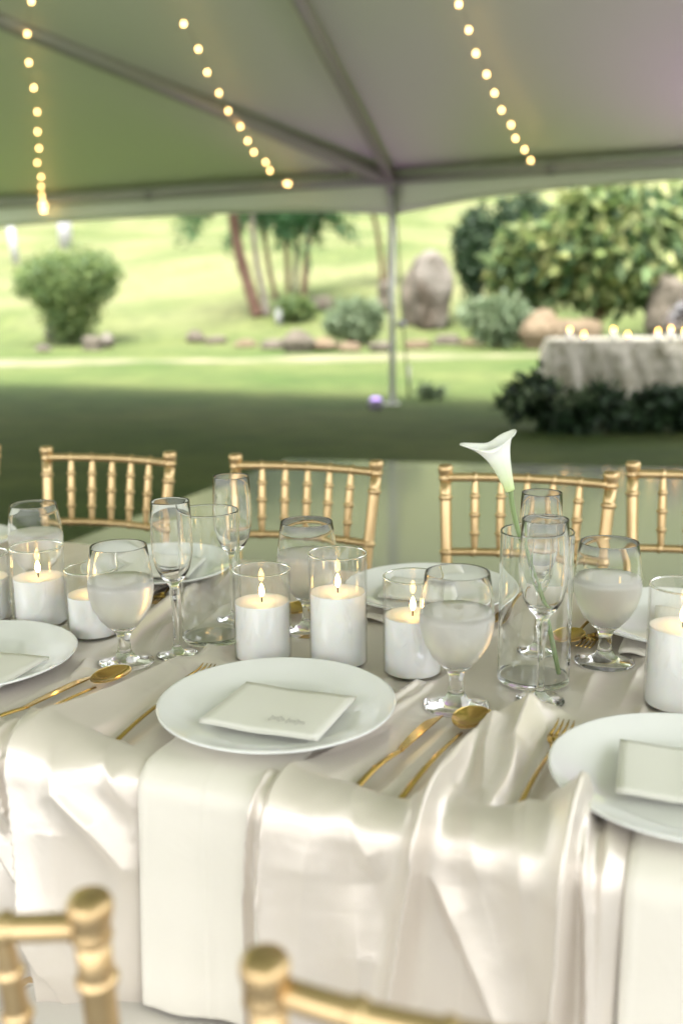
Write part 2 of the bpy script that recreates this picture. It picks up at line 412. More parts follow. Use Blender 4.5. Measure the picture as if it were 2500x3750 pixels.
q6 = tp(6.2, .35); uplight(Vector((q6.x, q6.y, 0)), 'purple uplight by the next tent pole, beyond the flower table', tp(4.4, 1.8), 85)

# string lights
def px_(l): return [(x / .6272, y / .6272) for x, y in l]
S1 = px_([(73, 2), (63, 77), (67, 143), (78, 201), (86, 256), (87, 302), (90, 340), (86, 373), (95, 406), (95, 428), (97, 448), (99, 462), (95, 470), (104, 472), (98, 483), (103, 484)])
S2 = px_([(422, 54), (456, 112), (476, 165), (503, 213), (524, 254), (552, 290), (569, 323), (583, 349), (610, 372), (620, 391), (657, 421), (663, 422)])
S3 = px_([(1053, 9), (1076, 68), (1092, 122), (1117, 170), (1135, 213), (1151, 252), (1173, 286), (1183, 317), (1204, 343), (1218, 368)])
for pts, lab in ((S1, 'leftmost string of warm bulbs dropping down to the eave'), (S2, 'middle string of warm bulbs crossing the left rafter'), (S3, 'right string of warm bulbs right of the tent pole')):
    r = thing('string_lights', lab, 'string lights', (0, 0, 0), 0, 'string lights under the tent roof')
    P = [canopy_hit(x, y, .2) for x, y in pts]
    first = None
    MB().tube([p + Vector((0, 0, .03)) for p in P], .0022, 5).build('cable', M['cable'], r)
    for p in P:
        if first is None:
            b = MB().lathe([(0, -.022), (.009, -.018), (.0135, -.006), (.013, .004), (.006, .014), (0, .016)], 12); first = b.build('bulb', M['bulb'], r); o = first
        else: o = first.copy(); COL.objects.link(o)
        o.location = p; o.parent = r

# ------------------------------------------------------------------ vegetation helpers
def leaves_mesh(pts, size, rs, droop=.3, aspect=.45, bend=True):
    n = len(pts); pts = np.asarray(pts)
    d = rs.normal(size=(n, 3)); d[:, 2] -= droop; d /= np.linalg.norm(d, axis=1)[:, None]
    w = rs.normal(size=(n, 3)); w -= (w * d).sum(1)[:, None] * d; w /= np.linalg.norm(w, axis=1)[:, None]
    s = size * rs.uniform(.6, 1.3, size=(n, 1)); nrm = np.cross(d, w)
    a = pts; b = pts + d * s * .45 + w * s * aspect * .5 + nrm * s * .08; c = pts + d * s - nrm * s * .1; e = pts + d * s * .45 - w * s * aspect * .5 + nrm * s * .08
    v = np.stack([a, b, c, e], 1).reshape(-1, 3)
    f = np.arange(4 * n).reshape(-1, 4)
    me = bpy.data.meshes.new('leaves')
    me.vertices.add(len(v)); me.vertices.foreach_set('co', v.ravel())
    me.loops.add(4 * n); me.loops.foreach_set('vertex_index', f.ravel().astype(np.int32))
    me.polygons.add(n); me.polygons.foreach_set('loop_start', (np.arange(n) * 4).astype(np.int32)); me.polygons.foreach_set('loop_total', np.full(n, 4, np.int32))
    me.update(); me.validate(); return me
def leaf_obj(name, pts, size, mat, rs, parent=None, **kw):
    me = leaves_mesh(pts, size, rs, **kw); me.materials.append(mat)
    o = bpy.data.objects.new(name, me); link(o)
    if parent: o.parent = parent
    return o
def blob_pts(lobes, n, rs, shell=.55):
    """points in a union of ellipsoid lobes [(c, (rx,ry,rz))], denser near the shell"""
    out = []; vol = np.array([l[1][0] * l[1][1] * l[1][2] for l in lobes]) ** .75; vol /= vol.sum()
    for (c, r), f in zip(lobes, vol):
        m = max(8, int(n * f)); d = rs.normal(size=(m, 3)); d /= np.linalg.norm(d, axis=1)[:, None]
        rad = rs.uniform(shell, 1.0, size=(m, 1)) * (1 + .12 * np.sin(d[:, :1] * 7 + c[0]) * np.cos(d[:, 2:] * 6))
        out.append(np.array(c) + d * rad * np.array(r))
    return np.concatenate(out)

GR = [(.045, .09, .025), (.08, .135, .04), (.12, .18, .05)]
M['bushleaf'] = leafmat('bush_leaf', [(.05, .10, .03), (.09, .15, .05), (.15, .21, .07), (.22, .28, .08)])  # leaf tones lightened to stand in for distant haze
M['paleleaf'] = leafmat('grey_green_leaf', [(.09, .14, .07), (.14, .19, .10), (.20, .25, .14)])
M['darkleaf'] = leafmat('dark_leaf', [(.012, .03, .012), (.025, .055, .02), (.05, .09, .035)], transl=.2)
M['crotonleaf'] = leafmat('variegated_leaf', [(.02, .055, .02), (.06, .11, .035), (.11, .17, .055), (.18, .23, .07), (.30, .31, .12), (.14, .19, .07), (.03, .07, .03)], transl=.3, rough=.65)
M['garland'] = leafmat('garland_leaf', [(.008, .022, .008), (.018, .045, .015), (.03, .06, .02)], transl=.15)
M['palmleaf'] = leafmat('palm_leaf', [(.008, .04, .01), (.02, .085, .02), (.04, .11, .03)])
M['bark'] = pmat('reddish_bark', (.085, .042, .028), rough=.9, noise=(3, (.15, .09, .065), .2), bump=(14, .8, .03))
M['palebark'] = pmat('pale_bark', (.24, .21, .19), rough=.8, noise=(3, (.12, .09, .07), .25), bump=(14, .6, .02))
M['stem'] = pmat('brown_stem', (.13, .085, .05), rough=.9)
M['rock'] = pmat('grey_brown_rock', (.07, .06, .045), rough=.95, noise=(2.2, (.13, .11, .085), .22), bump=(6, 1, .08))
M['rockpale'] = pmat('pale_rock', (.155, .14, .12), rough=.95, noise=(1.1, (.07, .055, .04), .12), bump=(6, 1, .05))
M['rockbrown'] = pmat('warm_brown_rock', (.10, .07, .04), rough=.95, noise=(1.6, (.17, .13, .085), .2), bump=(6, 1, .08))

def rock(name, c, r, mat, label, group='rocks edging the garden bank', seed=0, sq=2.0):
    rs = random.Random(seed); bm = bmesh.new(); bmesh.ops.create_icosphere(bm, subdivisions=3, radius=1)
    ph = [rs.uniform(0, 6) for _ in range(6)]
    for v in bm.verts:
        q = v.co; k = (abs(q.x) ** sq + abs(q.y) ** sq + abs(q.z) ** sq) ** (-1 / sq) * 1.0
        m = k * (1 + .10 * math.sin(q.x * 3 + ph[0]) * math.sin(q.y * 4 + ph[1]) + .08 * math.sin(q.z * 6 + ph[2]) + .05 * math.sin(q.x * 11 + ph[3]) * math.sin(q.z * 9 + ph[4]))
        v.co = Vector((q.x * r[0], q.y * r[1], q.z * r[2])) * m
    me = bpy.data.meshes.new(name); bm.to_mesh(me); bm.free(); me.materials.append(mat)
    o = bpy.data.objects.new(name, me); link(o); o.location = c; o.rotation_euler = (0, 0, rs.uniform(0, 3))
    return tag(o, label, 'rock', group)

def px_at(g, dx): return dx * (g - CAM).dot(Fv) / FPX        # size in metres of dx photo pixels at g's depth

# round clipped bush
rs = np.random.RandomState(3)
g = ghit(265, 1262); w = px_at(g, 210)
bt = thing('round_bush', 'rounded green bush tapering to a narrow base on the left bank', 'bush', g)
lobes = [((0, 0, w * 1.12), (w * .93, w * .85, w * .55)), ((-w * .45, 0, w * 1.05), (w * .5, w * .5, w * .42)), ((w * .5, -.2, w * 1.18), (w * .46, w * .5, w * .42)), ((0, 0, w * .62), (w * .6, w * .55, w * .42)), ((0.0, 0, w * .3), (w * .42, w * .4, w * .32))]
leaf_obj('crown', blob_pts(lobes, 9000, rs, .45), .15, M['bushleaf'], rs, bt)
sm = MB()
for k in range(5): sm.tube([(0, 0, 0), ((k - 2) * .12, .05 * (k % 3), w * .4), ((k - 2) * .4, .1 * (k % 2), w)], [.05, .04, .02], 6)
sm.build('trunk', M['stem'], bt)

# rocks along the bank
specs = [((205, 1215, 48, 42), 'rock', 'grey rock left of the round bush'), ((345, 1258, 55, 34), 'rock', 'dark rock at the foot of the round bush'),
 ((395, 1250, 36, 34), 'rockpale', 'pale rock just right of the round bush'), ((160, 1278, 28, 15), 'rockpale', 'small pale rock in the grass left of the round bush'),
 ((715, 1236, 38, 26), 'rock', 'small dark rock alone on the bank between bush and trees'), ((790, 1246, 45, 18), 'rock', 'low rock at the left end of the bank edging'),
 ((900, 1258, 60, 16), 'rockbrown', 'flat brown rock below the tree cluster'), ((1010, 1262, 60, 22), 'rock', 'grey flat rock in front of the trees'),
 ((1090, 1255, 60, 52), 'rock', 'big grey rock left of the grey green shrub'), ((1180, 1265, 60, 30), 'rockbrown', 'brown rock under the left side of the grey green shrub'),
 ((1280, 1272, 60, 20), 'rockbrown', 'flat brown rock in front of the grey green shrub'), ((1400, 1270, 60, 24), 'rock', 'rock left of the tent pole under the shrub'),
 ((1180, 1110, 55, 28), 'rock', 'brown rock behind the right foot of the trees'),
 ((1530, 1262, 55, 22), 'rockbrown', 'brown low rock right of the tent pole'), ((1640, 1245, 60, 24), 'rock', 'grey rock below the standing boulder'), ((1730, 1255, 45, 16), 'rockbrown', 'small flat rock by the fern')]
for i, ((x, y, rx, rz), mk, lab) in enumerate(specs):
    g = ghit(x, y + rz * .7); rock('rock', g + Vector((0, 0, px_at(g, rz) * .6)), (px_at(g, rx), px_at(g, rx) * .7, px_at(g, rz)), M[mk], lab, seed=i)
g = ghit(1575, 1195); h = px_at(g, 130)
rock('boulder', g + Vector((0, 0, h * .95)), (px_at(g, 82), px_at(g, 70), h), M['rockpale'], 'tall upright boulder with pale patches right of the tent pole', seed=41, sq=9)
g = ghit(1505, 1190); h = px_at(g, 100)
rock('boulder', g + Vector((0, 0, h * .9)), (px_at(g, 35), px_at(g, 40), h), M['rock'], 'dark narrow boulder leaning on the upright one', seed=42, sq=3)
g = ghit(1415, 1140); h = px_at(g, 60)
rock('boulder', g + Vector((0, 0, h * .9)), (px_at(g, 30), px_at(g, 30), h), M['rock'], 'dark boulder just behind the tent pole', seed=44, sq=3)

# big leafy planting on the right
def shrub(x, y, pxw, pxh, mat, n, ls, label, seed, nl=7, name='shrub', group=None, shell=.5, depth=.7, Y=None, droop=.3):
    rs = np.random.RandomState(seed); g = ghit(x, y) if Y is None else at_dist(x, y, Y)
    a, h = px_at(g, pxw / 2), px_at(g, pxh)
    t = thing(name, label, 'shrub', g, 0, group)
    lobes = [((0, 0, h * .5), (a * .75, a * depth * .8, h * .45))]
    for k in range(nl):
        an = rs.uniform(0, 2 * math.pi); rr = rs.uniform(.35, .6)
        lobes.append(((math.cos(an) * a * rr, math.sin(an) * a * depth * rr, h * rs.uniform(.3, .74)), (a * rs.uniform(.28, .42), a * depth * .36, h * rs.uniform(.18, .28))))
    leaf_obj('crown', blob_pts(lobes, n, rs, shell), ls, mat, rs, t, droop=droop)
    sm = MB()
    for k in range(4): sm.tube([(0, 0, 0), (a * .15 * (k - 1.5), 0, h * .3), (a * .35 * (k - 1.5), 0, h * .6)], [h * .02, h * .016, h * .008], 6)
    sm.build('trunk', M['stem'], t)
    return t
shrub(1740, 1130, 210, 400, M['darkleaf'], 2600, .24, 'dark green shrub behind the standing boulder', 11, Y=30)
shrub(1890, 1080, 330, 400, M['darkleaf'], 3200, .26, 'tall dark green shrub between boulder and croton', 17, Y=31)
shrub(2190, 1180, 640, 530, M['crotonleaf'], 4200, .52, 'huge shrub of broad yellow and green variegated leaves', 12, nl=12, Y=25.5, droop=.5)
shrub(2460, 1150, 400, 480, M['crotonleaf'], 2200, .52, 'variegated shrub at the right edge of the frame', 13, Y=27, droop=.5)
shrub(1900, 1200, 330, 400, M['crotonleaf'], 1700, .34, 'yellow tipped shrub on the left of the huge croton', 18, Y=26.2, droop=.5)
shrub(1815, 1278, 340, 215, M['paleleaf'], 2600, .2, 'grey green ferny shrub right of the standing boulder', 14, Y=24.5, droop=.9)
shrub(1290, 1265, 300, 190, M['paleleaf'], 4200, .17, 'low mounded grey green shrub just left of the tent pole', 15, droop=.9, nl=9)
shrub(1070, 1180, 190, 110, M['bushleaf'], 1600, .16, 'low leafy undergrowth at the foot of the trees', 16)
g = at_dist(1985, 1270, 24.0); h = px_at(g, 80)
rock('boulder', g + Vector((0, 0, h * .6)), (px_at(g, 75), px_at(g, 60), h), M['rockbrown'], 'reddish brown boulder left of the lace table', seed=51, sq=2.6)
g = at_dist(2110, 1280, 24.4); h = px_at(g, 70)
rock('boulder', g + Vector((0, 0, h * .6)), (px_at(g, 95), px_at(g, 60), h), M['rockbrown'], 'broad brown boulder behind the left candles of the lace table', seed=52, sq=2.6)
g = at_dist(2440, 1250, 24.4); h = px_at(g, 130)
rock('boulder', g + Vector((0, 0, h * .7)), (px_at(g, 85), px_at(g, 60), h), M['rock'], 'tall grey boulder behind the right part of the lace table', seed=53, sq=2.6)
rs = np.random.RandomState(30)
g = at_dist(1575, 1462, 12.6); g.z = 0
t = thing('grass_tuft', 'small tuft of grey green leaves on the lawn right of the pole', 'plant', g)
leaf_obj('foliage', blob_pts([((0, 0, .08), (.22, .15, .12))], 260, rs, .1), .1, M['paleleaf'], rs, t)

# tree cluster: each leaning trunk with its own crown of fronds
def trunk_tree(pts, r0, mat, label, seed, crown=True, fr=20, fl=1.6, name='tree'):
    b = ghit(*pts[0]); Y = b.y
    P = [b] + [at_dist(x, y, Y - .1 * i) for i, (x, y) in enumerate(pts[1:])]
    t = thing(name, label, 'tree', b, 0, 'trees on the bank')
    C = bez(*[p - b for p in P], n=6); n = len(C)
    MB().tube(C, [r0 * (1.15 - .35 * i / n) * (1 + .06 * math.sin(i * 1.7)) for i in range(n)], 10).build('trunk', mat, t)
    if crown:
        rs = np.random.RandomState(seed); top = C[-1]; pts_ = []
        for k in range(fr):
            an = rs.uniform(0, 6.28); el = rs.uniform(-.2, .9); ln = fl * rs.uniform(.7, 1.1)
            for s in np.linspace(.15, 1, 26):
                c = np.array([math.cos(an) * ln * s * math.cos(el * (1 - .5 * s)), math.sin(an) * ln * s, math.sin(el) * ln * s - .75 * ln * s * s])
                pts_ += [np.array(top) + c + rs.normal(scale=.04, size=3) for _ in range(3)]
        leaf_obj('crown', np.array(pts_), .3, M['palmleaf'], rs, t, droop=.8, aspect=.2)
    return t
trunk_tree([(945, 1160), (905, 1030), (870, 900), (852, 770), (848, 715)], .17, M['bark'], 'thick leaning red brown trunk at the left of the tree cluster', 1, fl=2.2)
trunk_tree([(978, 1158), (958, 1050), (938, 950), (925, 800), (930, 600)], .09, M['palebark'], 'pale white trunk beside the thick red brown one', 2, fl=1.6)
trunk_tree([(1012, 1100), (985, 980), (968, 860), (958, 800), (955, 765)], .075, M['bark'], 'thin trunk leaning left in the middle of the cluster', 3, fl=1.3)
trunk_tree([(1056, 1090), (1052, 980), (1048, 880), (1047, 820), (1046, 790)], .08, M['bark'], 'straight thin brown trunk in the cluster', 4, fl=1.2, fr=18)
trunk_tree([(1080, 1085), (1084, 960), (1090, 850), (1096, 700), (1100, 600)], .08, M['palebark'], 'straight pale trunk second from the right in the cluster', 6, fl=1.5)
trunk_tree([(1110, 1110), (1118, 1000), (1130, 880), (1145, 790), (1148, 765)], .10, M['bark'], 'rightmost trunk of the tree cluster, curving to the right', 5, fl=1.4)
trunk_tree([(1400, 1040), (1392, 930), (1375, 820), (1352, 740), (1330, 640)], .08, M['stem'], 'slender dark trunk left of the tent pole', 7, fl=1.2)
trunk_tree([(1420, 1040), (1425, 930), (1432, 840), (1442, 740), (1450, 640)], .08, M['stem'], 'slender dark trunk right behind the tent pole', 8, fl=1.2)
rs = np.random.RandomState(31)
# white posts far up on the bank
M['whitepaint'] = pmat('white_paint', (.33, .325, .34), rough=.5)
for (a, b_, r, lab) in (((62, 965), (38, 820), 13, 'leaning white post at the far left on the bank'), ((243, 912), (232, 760), 24, 'thicker white post on the bank above the round bush')):
    g = ghit(*a); tpv = at_dist(*b_, g.y)
    o = MB().tube([g - Vector((0, 0, .2)), tpv], px_at(g, r), 10).build('white_post', M['whitepaint']); tag(o, lab, 'post', 'white posts on the bank')
g = ghit(725 / .6272 * .999, 1185)
g = ghit(1022, 1190); o = MB().tube([g, g + Vector((0, 0, px_at(g, 60)))], px_at(g, 12), 10).build('marker_post', M['whitepaint']); tag(o, 'short white marker at the foot of the tree cluster', 'post')
# guy stake and white ball by the pole
a = at_dist(1497, 1452, 12.9); a.z = 0; bq = at_dist(1476, 1195, 12.4)
t = thing('guy_line', 'thin guy line staked in the grass right of the tent pole', 'guy line', a)
MB().tube([(0, 0, 0), bq - a, tp(.05, .1, -.2) - a], .012, 6).build('rope', M['paleleaf'], t)
MB().tube([(0, 0, 0), (.0, 0, .4)], [.02, .016], 8).build('stake', M['cable'], t)
o = MB().lathe([(0, -.05), (.045, -.035), (.065, 0), (.045, .035), (0, .05)], 16).build('white_ratchet', M['whitepaint'], None)
o.location = at_dist(1469, 1187, 12.0); tag(o, 'white strap bundle tied to the tent pole', 'strap')

# ------------------------------------------------------------------ far table with greenery
tA = at_dist(2045, 1243, 11.3); tz = .765
tl = thing('lace_table', 'far table under a pale draped cloth with greenery at its base', 'table', (tA.x + 1.7, 11.6, 0), math.radians(-8))
M['lace'] = pmat('pale_lace', (.52, .49, .42), rough=.8, noise=(5, (.30, .28, .21), .14), bump=(9, 1, .06))
vs = []; fs = []; nn_ = 240; W_, D_ = 1.7, .45
per = []
for i in range(nn_):
    t = i / nn_ * 2 * (2 * W_ + 2 * D_)
    if t < 2 * W_: q = (-W_ + t, -D_, (0, -1))
    elif t < 2 * W_ + 2 * D_: q = (W_, -D_ + t - 2 * W_, (1, 0))
    elif t < 4 * W_ + 2 * D_: q = (W_ - (t - 2 * W_ - 2 * D_), D_, (0, 1))
    else: q = (-W_, D_ - (t - 4 * W_ - 2 * D_), (-1, 0))
    per.append((q, t))
rows = [(1, .0), (.99, .02), (.9, .3), (.8, .6), (.65, .7), (.5, .8), (.3, .9), (.02, 1)]
for zz, am in rows:
    for (x, y, nr), t in per:
        d = .03 + am * (.05 * math.sin(t * 9 + 2 * zz) + .035 * math.sin(t * 23 + 1 + 3 * zz) + .05) + .03 * math.sin(t * 41 + zz * 17) * am
        vs.append((x + nr[0] * d, y + nr[1] * d, tz * zz))
for j in range(len(rows) - 1):
    for i in range(nn_): fs.append((j * nn_ + i, j * nn_ + (i + 1) % nn_, (j + 1) * nn_ + (i + 1) % nn_, (j + 1) * nn_ + i))
fs.append(tuple(range(nn_)))
mesh_obj('tablecloth', vs, fs, M['lace'], tl)
rs = np.random.RandomState(8)
t = thing('greenery_garland', 'mass of dark leaves piled along the foot of the far table', 'greenery', at(2290, 1585, 0))
t.location.z = 0; t.rotation_euler = (0, 0, math.radians(-8))
lobes = []
for k in range(22):
    x = -1.0 + k * .125
    lobes.append(((x, rs.uniform(-.12, .25), .2 + .1 * math.sin(k * 1.3) + (.06 if k < 3 else 0)), (.22, .24, .16 + .06 * math.sin(k * 2.1))))
leaf_obj('foliage', blob_pts(lobes, 5200, rs, .2), .13, M['garland'], rs, t, aspect=.5)
leaf_obj('pale_leaves', blob_pts([((-.95, 0, .33), (.2, .2, .1)), ((-.5, -.1, .36), (.3, .2, .1))], 90, rs, .3), .12, M['paleleaf'], rs, t)
fc = [(2085, 1205), (2137, 1223), (2245, 1205), (2297, 1223), (2408, 1211), (2455, 1202), (2505, 1210)]
fl_lab = ['small lit candle at the left end of the far table', 'second lit candle from the left on the far table', 'tall white lit candle, third on the far table', 'short lit candle right of the tall white one', 'fifth lit candle on the far table', 'sixth lit candle on the far table', 'lit candle cut by the right edge of the frame']
for i, ((x, y), lab) in enumerate(zip(fc, fl_lab)):
    q = at_dist(x, y, 11.5 - .05 * i)
    c = thing('far_candle', lab, 'candle', (q.x, q.y, tz), 0, 'candles on the far table')
    hh = max(.05, q.z - tz)
    MB().lathe([(0, 0), (.03, 0), (.03, hh - .03), (0, hh - .03)], 16).build('wax', M['wax'], c)
    MB().lathe([(0, hh - .03), (.011, hh - .012), (.010, hh), (0, hh + .02)], 12).build('flame', emat('far_flame', (1.0, .50, .11), 5.5), c)
q = at_dist(2497, 1140, 11.4); t = thing('white_bouquet', 'white flowers on the far table at the right edge', 'flowers', (q.x, q.y, tz))
rs = np.random.RandomState(77)
leaf_obj('petals', blob_pts([((0, 0, q.z - tz), (.13, .1, .1)), ((-.1, 0, q.z - tz - .1), (.08, .1, .08))], 350, rs, .2), .07, M['whitepaint'], rs, t, aspect=.8)
sm = MB()
for k in range(5): sm.tube([(0, 0, 0), (.03 * (k - 2), 0, q.z - tz)], .005, 5)
sm.build('stem', M['leaf'], t)

# ------------------------------------------------------------------ dining table cloth
TH = .755; ANG = math.radians(-23.0)
eu = Vector((math.cos(ANG), math.sin(ANG), 0)); ev = Vector((-math.sin(ANG), math.cos(ANG), 0))
PM = at(1015, 2610, TH + .012); O = Vector((PM.x, PM.y, 0)) - ev * .145
DEP = .83
def uv_of(p): d = p - O; return d.dot(eu), d.dot(ev)
def ua(px, py):
    """photo pixel -> (u, a) on the cloth: a > 0 across the top, a < 0 down the front drop"""
    p = at(px, py, TH); u, v = uv_of(p)
    if v > 0: return u, v
    d = ray(px, py); t = (O - CAM).dot(ev) / d.dot(ev); q = CAM + d * t
    return (q - O).dot(eu), q.z - TH
RC = .028
def vnoise(x, y, seed=0):
    x, y = x * .83 + y * .56 + 7.3, y * .83 - x * .56 + 3.1
    xi = np.floor(x).astype(int); yi = np.floor(y).astype(int); xf = x - xi; yf = y - yi
    def h(a, b): 
        n = (a * 374761393 + b * 668265263 + seed * 1442695) & 0xffffffff
        n = ((n ^ (n >> 13)) * 1274126177) & 0xffffffff
        return ((n ^ (n >> 16)) & 0xffff) / 65535.0
    sx = xf ** 3 * (xf * (xf * 6 - 15) + 10); sy = yf ** 3 * (yf * (yf * 6 - 15) + 10)
    return (h(xi, yi) * (1 - sx) + h(xi + 1, yi) * sx) * (1 - sy) + (h(xi, yi + 1) * (1 - sx) + h(xi + 1, yi + 1) * sx) * sy
# folds: [(px,py) ...], amplitude(s) in m, left width, right width, sharpness
FOLDS = [
 # top: crest path, heights along it, reach to the left and right, profile power
 ([(150, 2760), (191, 2727), (520, 2512), (750, 2395), (870, 2342)], [.010, .017, .013, .015, .004], .010, .048, 1.1),
 ([(-60, 2720), (0, 2668), (330, 2488), (380, 2450)], [.006, .009, .008, .002], .006, .007, 1.3),
 ([(60, 2600), (200, 2530), (330, 2460)], [.002, .007, .002], .02, .012, 1.2),
 ([(385, 2470), (500, 2335), (650, 2205), (770, 2110)], [.004, .020, .020, .004], .030, .007, 1.1),
 ([(520, 2430), (600, 2330), (680, 2245)], [.003, .012, .003], .012, .012, 1.1),
 ([(190, 2325), (300, 2260), (440, 2195)], [.004, .010, .002], .010, .008, 1.1),
 ([(700, 2330), (800, 2250), (900, 2200)], [.003, .010, .002], .010, .010, 1.1),
 ([(800, 2150), (880, 2090), (960, 2060)], [.003, .010, .002], .012, .008, 1.1),
 ([(1110, 2800), (1330, 2668), (1520, 2530), (1640, 2430)], [.004, .010, .012, .003], .012, .006, 1.1),
 ([(1160, 2800), (1350, 2690), (1540, 2550), (1660, 2450)], [.003, .008, .009, .003], .006, .006, 1.1),
 ([(1370, 2520), (1440, 2480), (1560, 2400)], [.003, .010, .003], .012, .008, 1.1),
 ([(1380, 2860), (1500, 2760), (1590, 2680)], [.003, .006, .002], .012, .010, 1.2),
 ([(1880, 2960), (1880, 2760), (1930, 2640), (1968, 2600), (2010, 2570)], [.006, .016, .024, .022, .004], .026, .018, 1.1),
 ([(1968, 2602), (2030, 2620), (2090, 2640)], [.016, .005, .001], .010, .008, 1.2),
 ([(1760, 2940), (1770, 2800), (1800, 2700), (1850, 2640)], [.006, .014, .014, .004], .012, .018, 1.2),
 ([(2120, 2610), (2160, 2510), (2220, 2420)], [.002, .008, .002], .014, .010, 1.1),
 ([(2270, 2600), (2330, 2480), (2380, 2400)], [.002, .008, .002], .010, .010, 1.1),
 ([(2330, 2660), (2372, 2560), (2400, 2500)], [.004, .012, .003], .008, .006, 1.1),
 ([(1600, 2400), (1720, 2300), (1860, 2200)], [.003, .014, .004], .008, .010, 1.1),
 ([(1650, 2420), (1760, 2340), (1880, 2250)], [.003, .012, .004], .008, .008, 1.1),
 ([(1120, 2230), (1180, 2150), (1230, 2100)], [.004, .008, .002], .010, .008, 1.1),
 ([(2050, 2420), (2120, 2300), (2200, 2220)], [.002, .006, .002], .02, .02, 1.2),
 # seams that run over the edge and down the front drop
 ([(165, 2640), (160, 2760), (200, 2950), (275, 3300), (330, 3740)], [.020, .034, .044, .050, .05], .007, .085, 1.1),
 ([(78, 2690), (72, 2790), (110, 2900), (150, 3010)], [.018, .036, .032, .006], .008, .010, 1.2),
 ([(118, 2730), (125, 2830), (150, 2930), (165, 2990)], [.010, .028, .022, .004], .007, .007, 1.2),
 ([(20, 2700), (10, 2790), (60, 2880)], [.010, .024, .006], .012, .012, 1.2),
 ([(-40, 2830), (30, 2900), (140, 3060), (260, 3270), (330, 3440)], [.03, .036, .040, .034, .02], .008, .030, 1.1),
 ([(-80, 2950), (20, 3180), (130, 3420)], [.02, .040, .03], .010, .045, 1.1),
 ([(300, 2800), (330, 2860), (440, 2990), (548, 3160)], [.004, .016, .022, .012], .020, .016, 1.2),
 ([(320, 2840), (330, 3000), (360, 3250), (400, 3740)], [.006, .018, .016, .01], .03, .03, 1.5),
 ([(440, 2800), (500, 2860), (550, 2950)], [.006, .014, .006], .014, .010, 1.2),
 ([(1000, 2880), (975, 3060), (968, 3300), (985, 3740)], [.018, .026, .030, .034], .006, .012, 1.1),
 ([(1085, 2860), (1045, 3020), (1040, 3250), (1100, 3740)], [.014, .030, .038, .045], .006, .060, 1.1),
 ([(1020, 3080), (1022, 3200), (1028, 3330)], [.004, .014, .004], .005, .006, 1.2),
 ([(1215, 2950), (1190, 3150), (1170, 3740)], [.006, .016, .016], .03, .045, 1.4),
 ([(1290, 2900), (1320, 2980), (1400, 3100), (1440, 3200)], [.002, .010, .012, .003], .02, .024, 1.3),
 ([(1350, 3200), (1380, 3450), (1400, 3740)], [.004, .018, .02], .05, .03, 1.4),
 ([(1785, 2690), (1725, 2760), (1660, 2870), (1596, 3050), (1550, 3300), (1490, 3740)], [.012, .022, .030, .044, .048, .052], .016, .008, 1.1),
 ([(1600, 3130), (1690, 3300), (1790, 3500), (1910, 3740)], [.008, .020, .026, .030], .006, .075, 1.1),
 ([(1680, 2960), (1760, 3080), (1800, 3200)], [.004, .012, .004], .03, .02, 1.3),
 ([(1930, 2980), (1950, 3150), (1960, 3400)], [.008, .014, .006], .03, .02, 1.3),
 ([(2240, 2850), (2165, 2925), (2125, 3050), (2100, 3250), (2065, 3740)], [.008, .022, .044, .052, .055], .040, .006, 1.1),
 ([(2150, 3060), (2170, 3300), (2180, 3740)], [.010, .022, .03], .005, .010, 1.2),
 ([(2235, 2960), (2225, 3200), (2215, 3740)], [.010, .014, .014], .006, .04, 1.3),
]
FUA = []
for pts, am, wl, wr, pw in FOLDS:
    C = np.array([ua(*p) for p in pts]); am = np.array([m_ * (1.45 if c_[1] > .01 else 1.0) for m_, c_ in zip(am, C)]); FUA.append((C, am, wl, wr, pw))
def fold_disp(U, A, only=None):
    D = np.zeros_like(U)
    for C, am, wl, wr, pw in FUA:
        lo = C.min(0) - .2; hi = C.max(0) + .2
        msk = (U > lo[0]) & (U < hi[0]) & (A > lo[1]) & (A < hi[1])
        if not msk.any(): continue
        u = U[msk]; a = A[msk]; best = np.full(u.shape, 1e9); val = np.zeros(u.shape)
        for i in range(len(C) - 1):
            p, q = C[i], C[i + 1]; d = q - p; l2 = (d * d).sum()
            tt = ((u - p[0]) * d[0] + (a - p[1]) * d[1]) / l2
            tc_ = np.clip(tt, 0, 1)
            dx = u - (p[0] + d[0] * tc_); dy = a - (p[1] + d[1] * tc_)
            dist = np.sqrt(dx * dx + dy * dy)
            # on which side (u larger = right)
            side = np.where((dx * abs(d[1]) - dy * d[0] * np.sign(d[1])) > 0, wr, wl)
            am_ = am[i] * (1 - tc_) + am[i + 1] * tc_
            kx = np.abs(dist / side) ** pw
            v = am_ * np.exp(-kx) 
            up = dist < best; best = np.where(up, dist, best); val = np.where(up, v, val)
        D[msk] = D[msk] + val * (1 - .35 * np.clip(D[msk] / .05, 0, 1))
    return D
NAPK = [(ua(548, 3100)[0], ua(955, 3100)[0]), (ua(2245, 3200)[0], ua(2245, 3200)[0] + .15)]
def flat_mask(U, A):
    m = np.ones_like(U)
    for u0, u1 in NAPK:
        inside = 1 / (1 + np.exp(-(U - u0 - .012) / .006)) * 1 / (1 + np.exp((U - u1 + .012) / .006))
        m *= 1 - inside * (A < .16) * .92
    return m
KEEPSEG = []   # cutlery lies along these, pressing the cloth down
KEEP = []      # discs on the top kept flat because something stands there: (u, v, r)
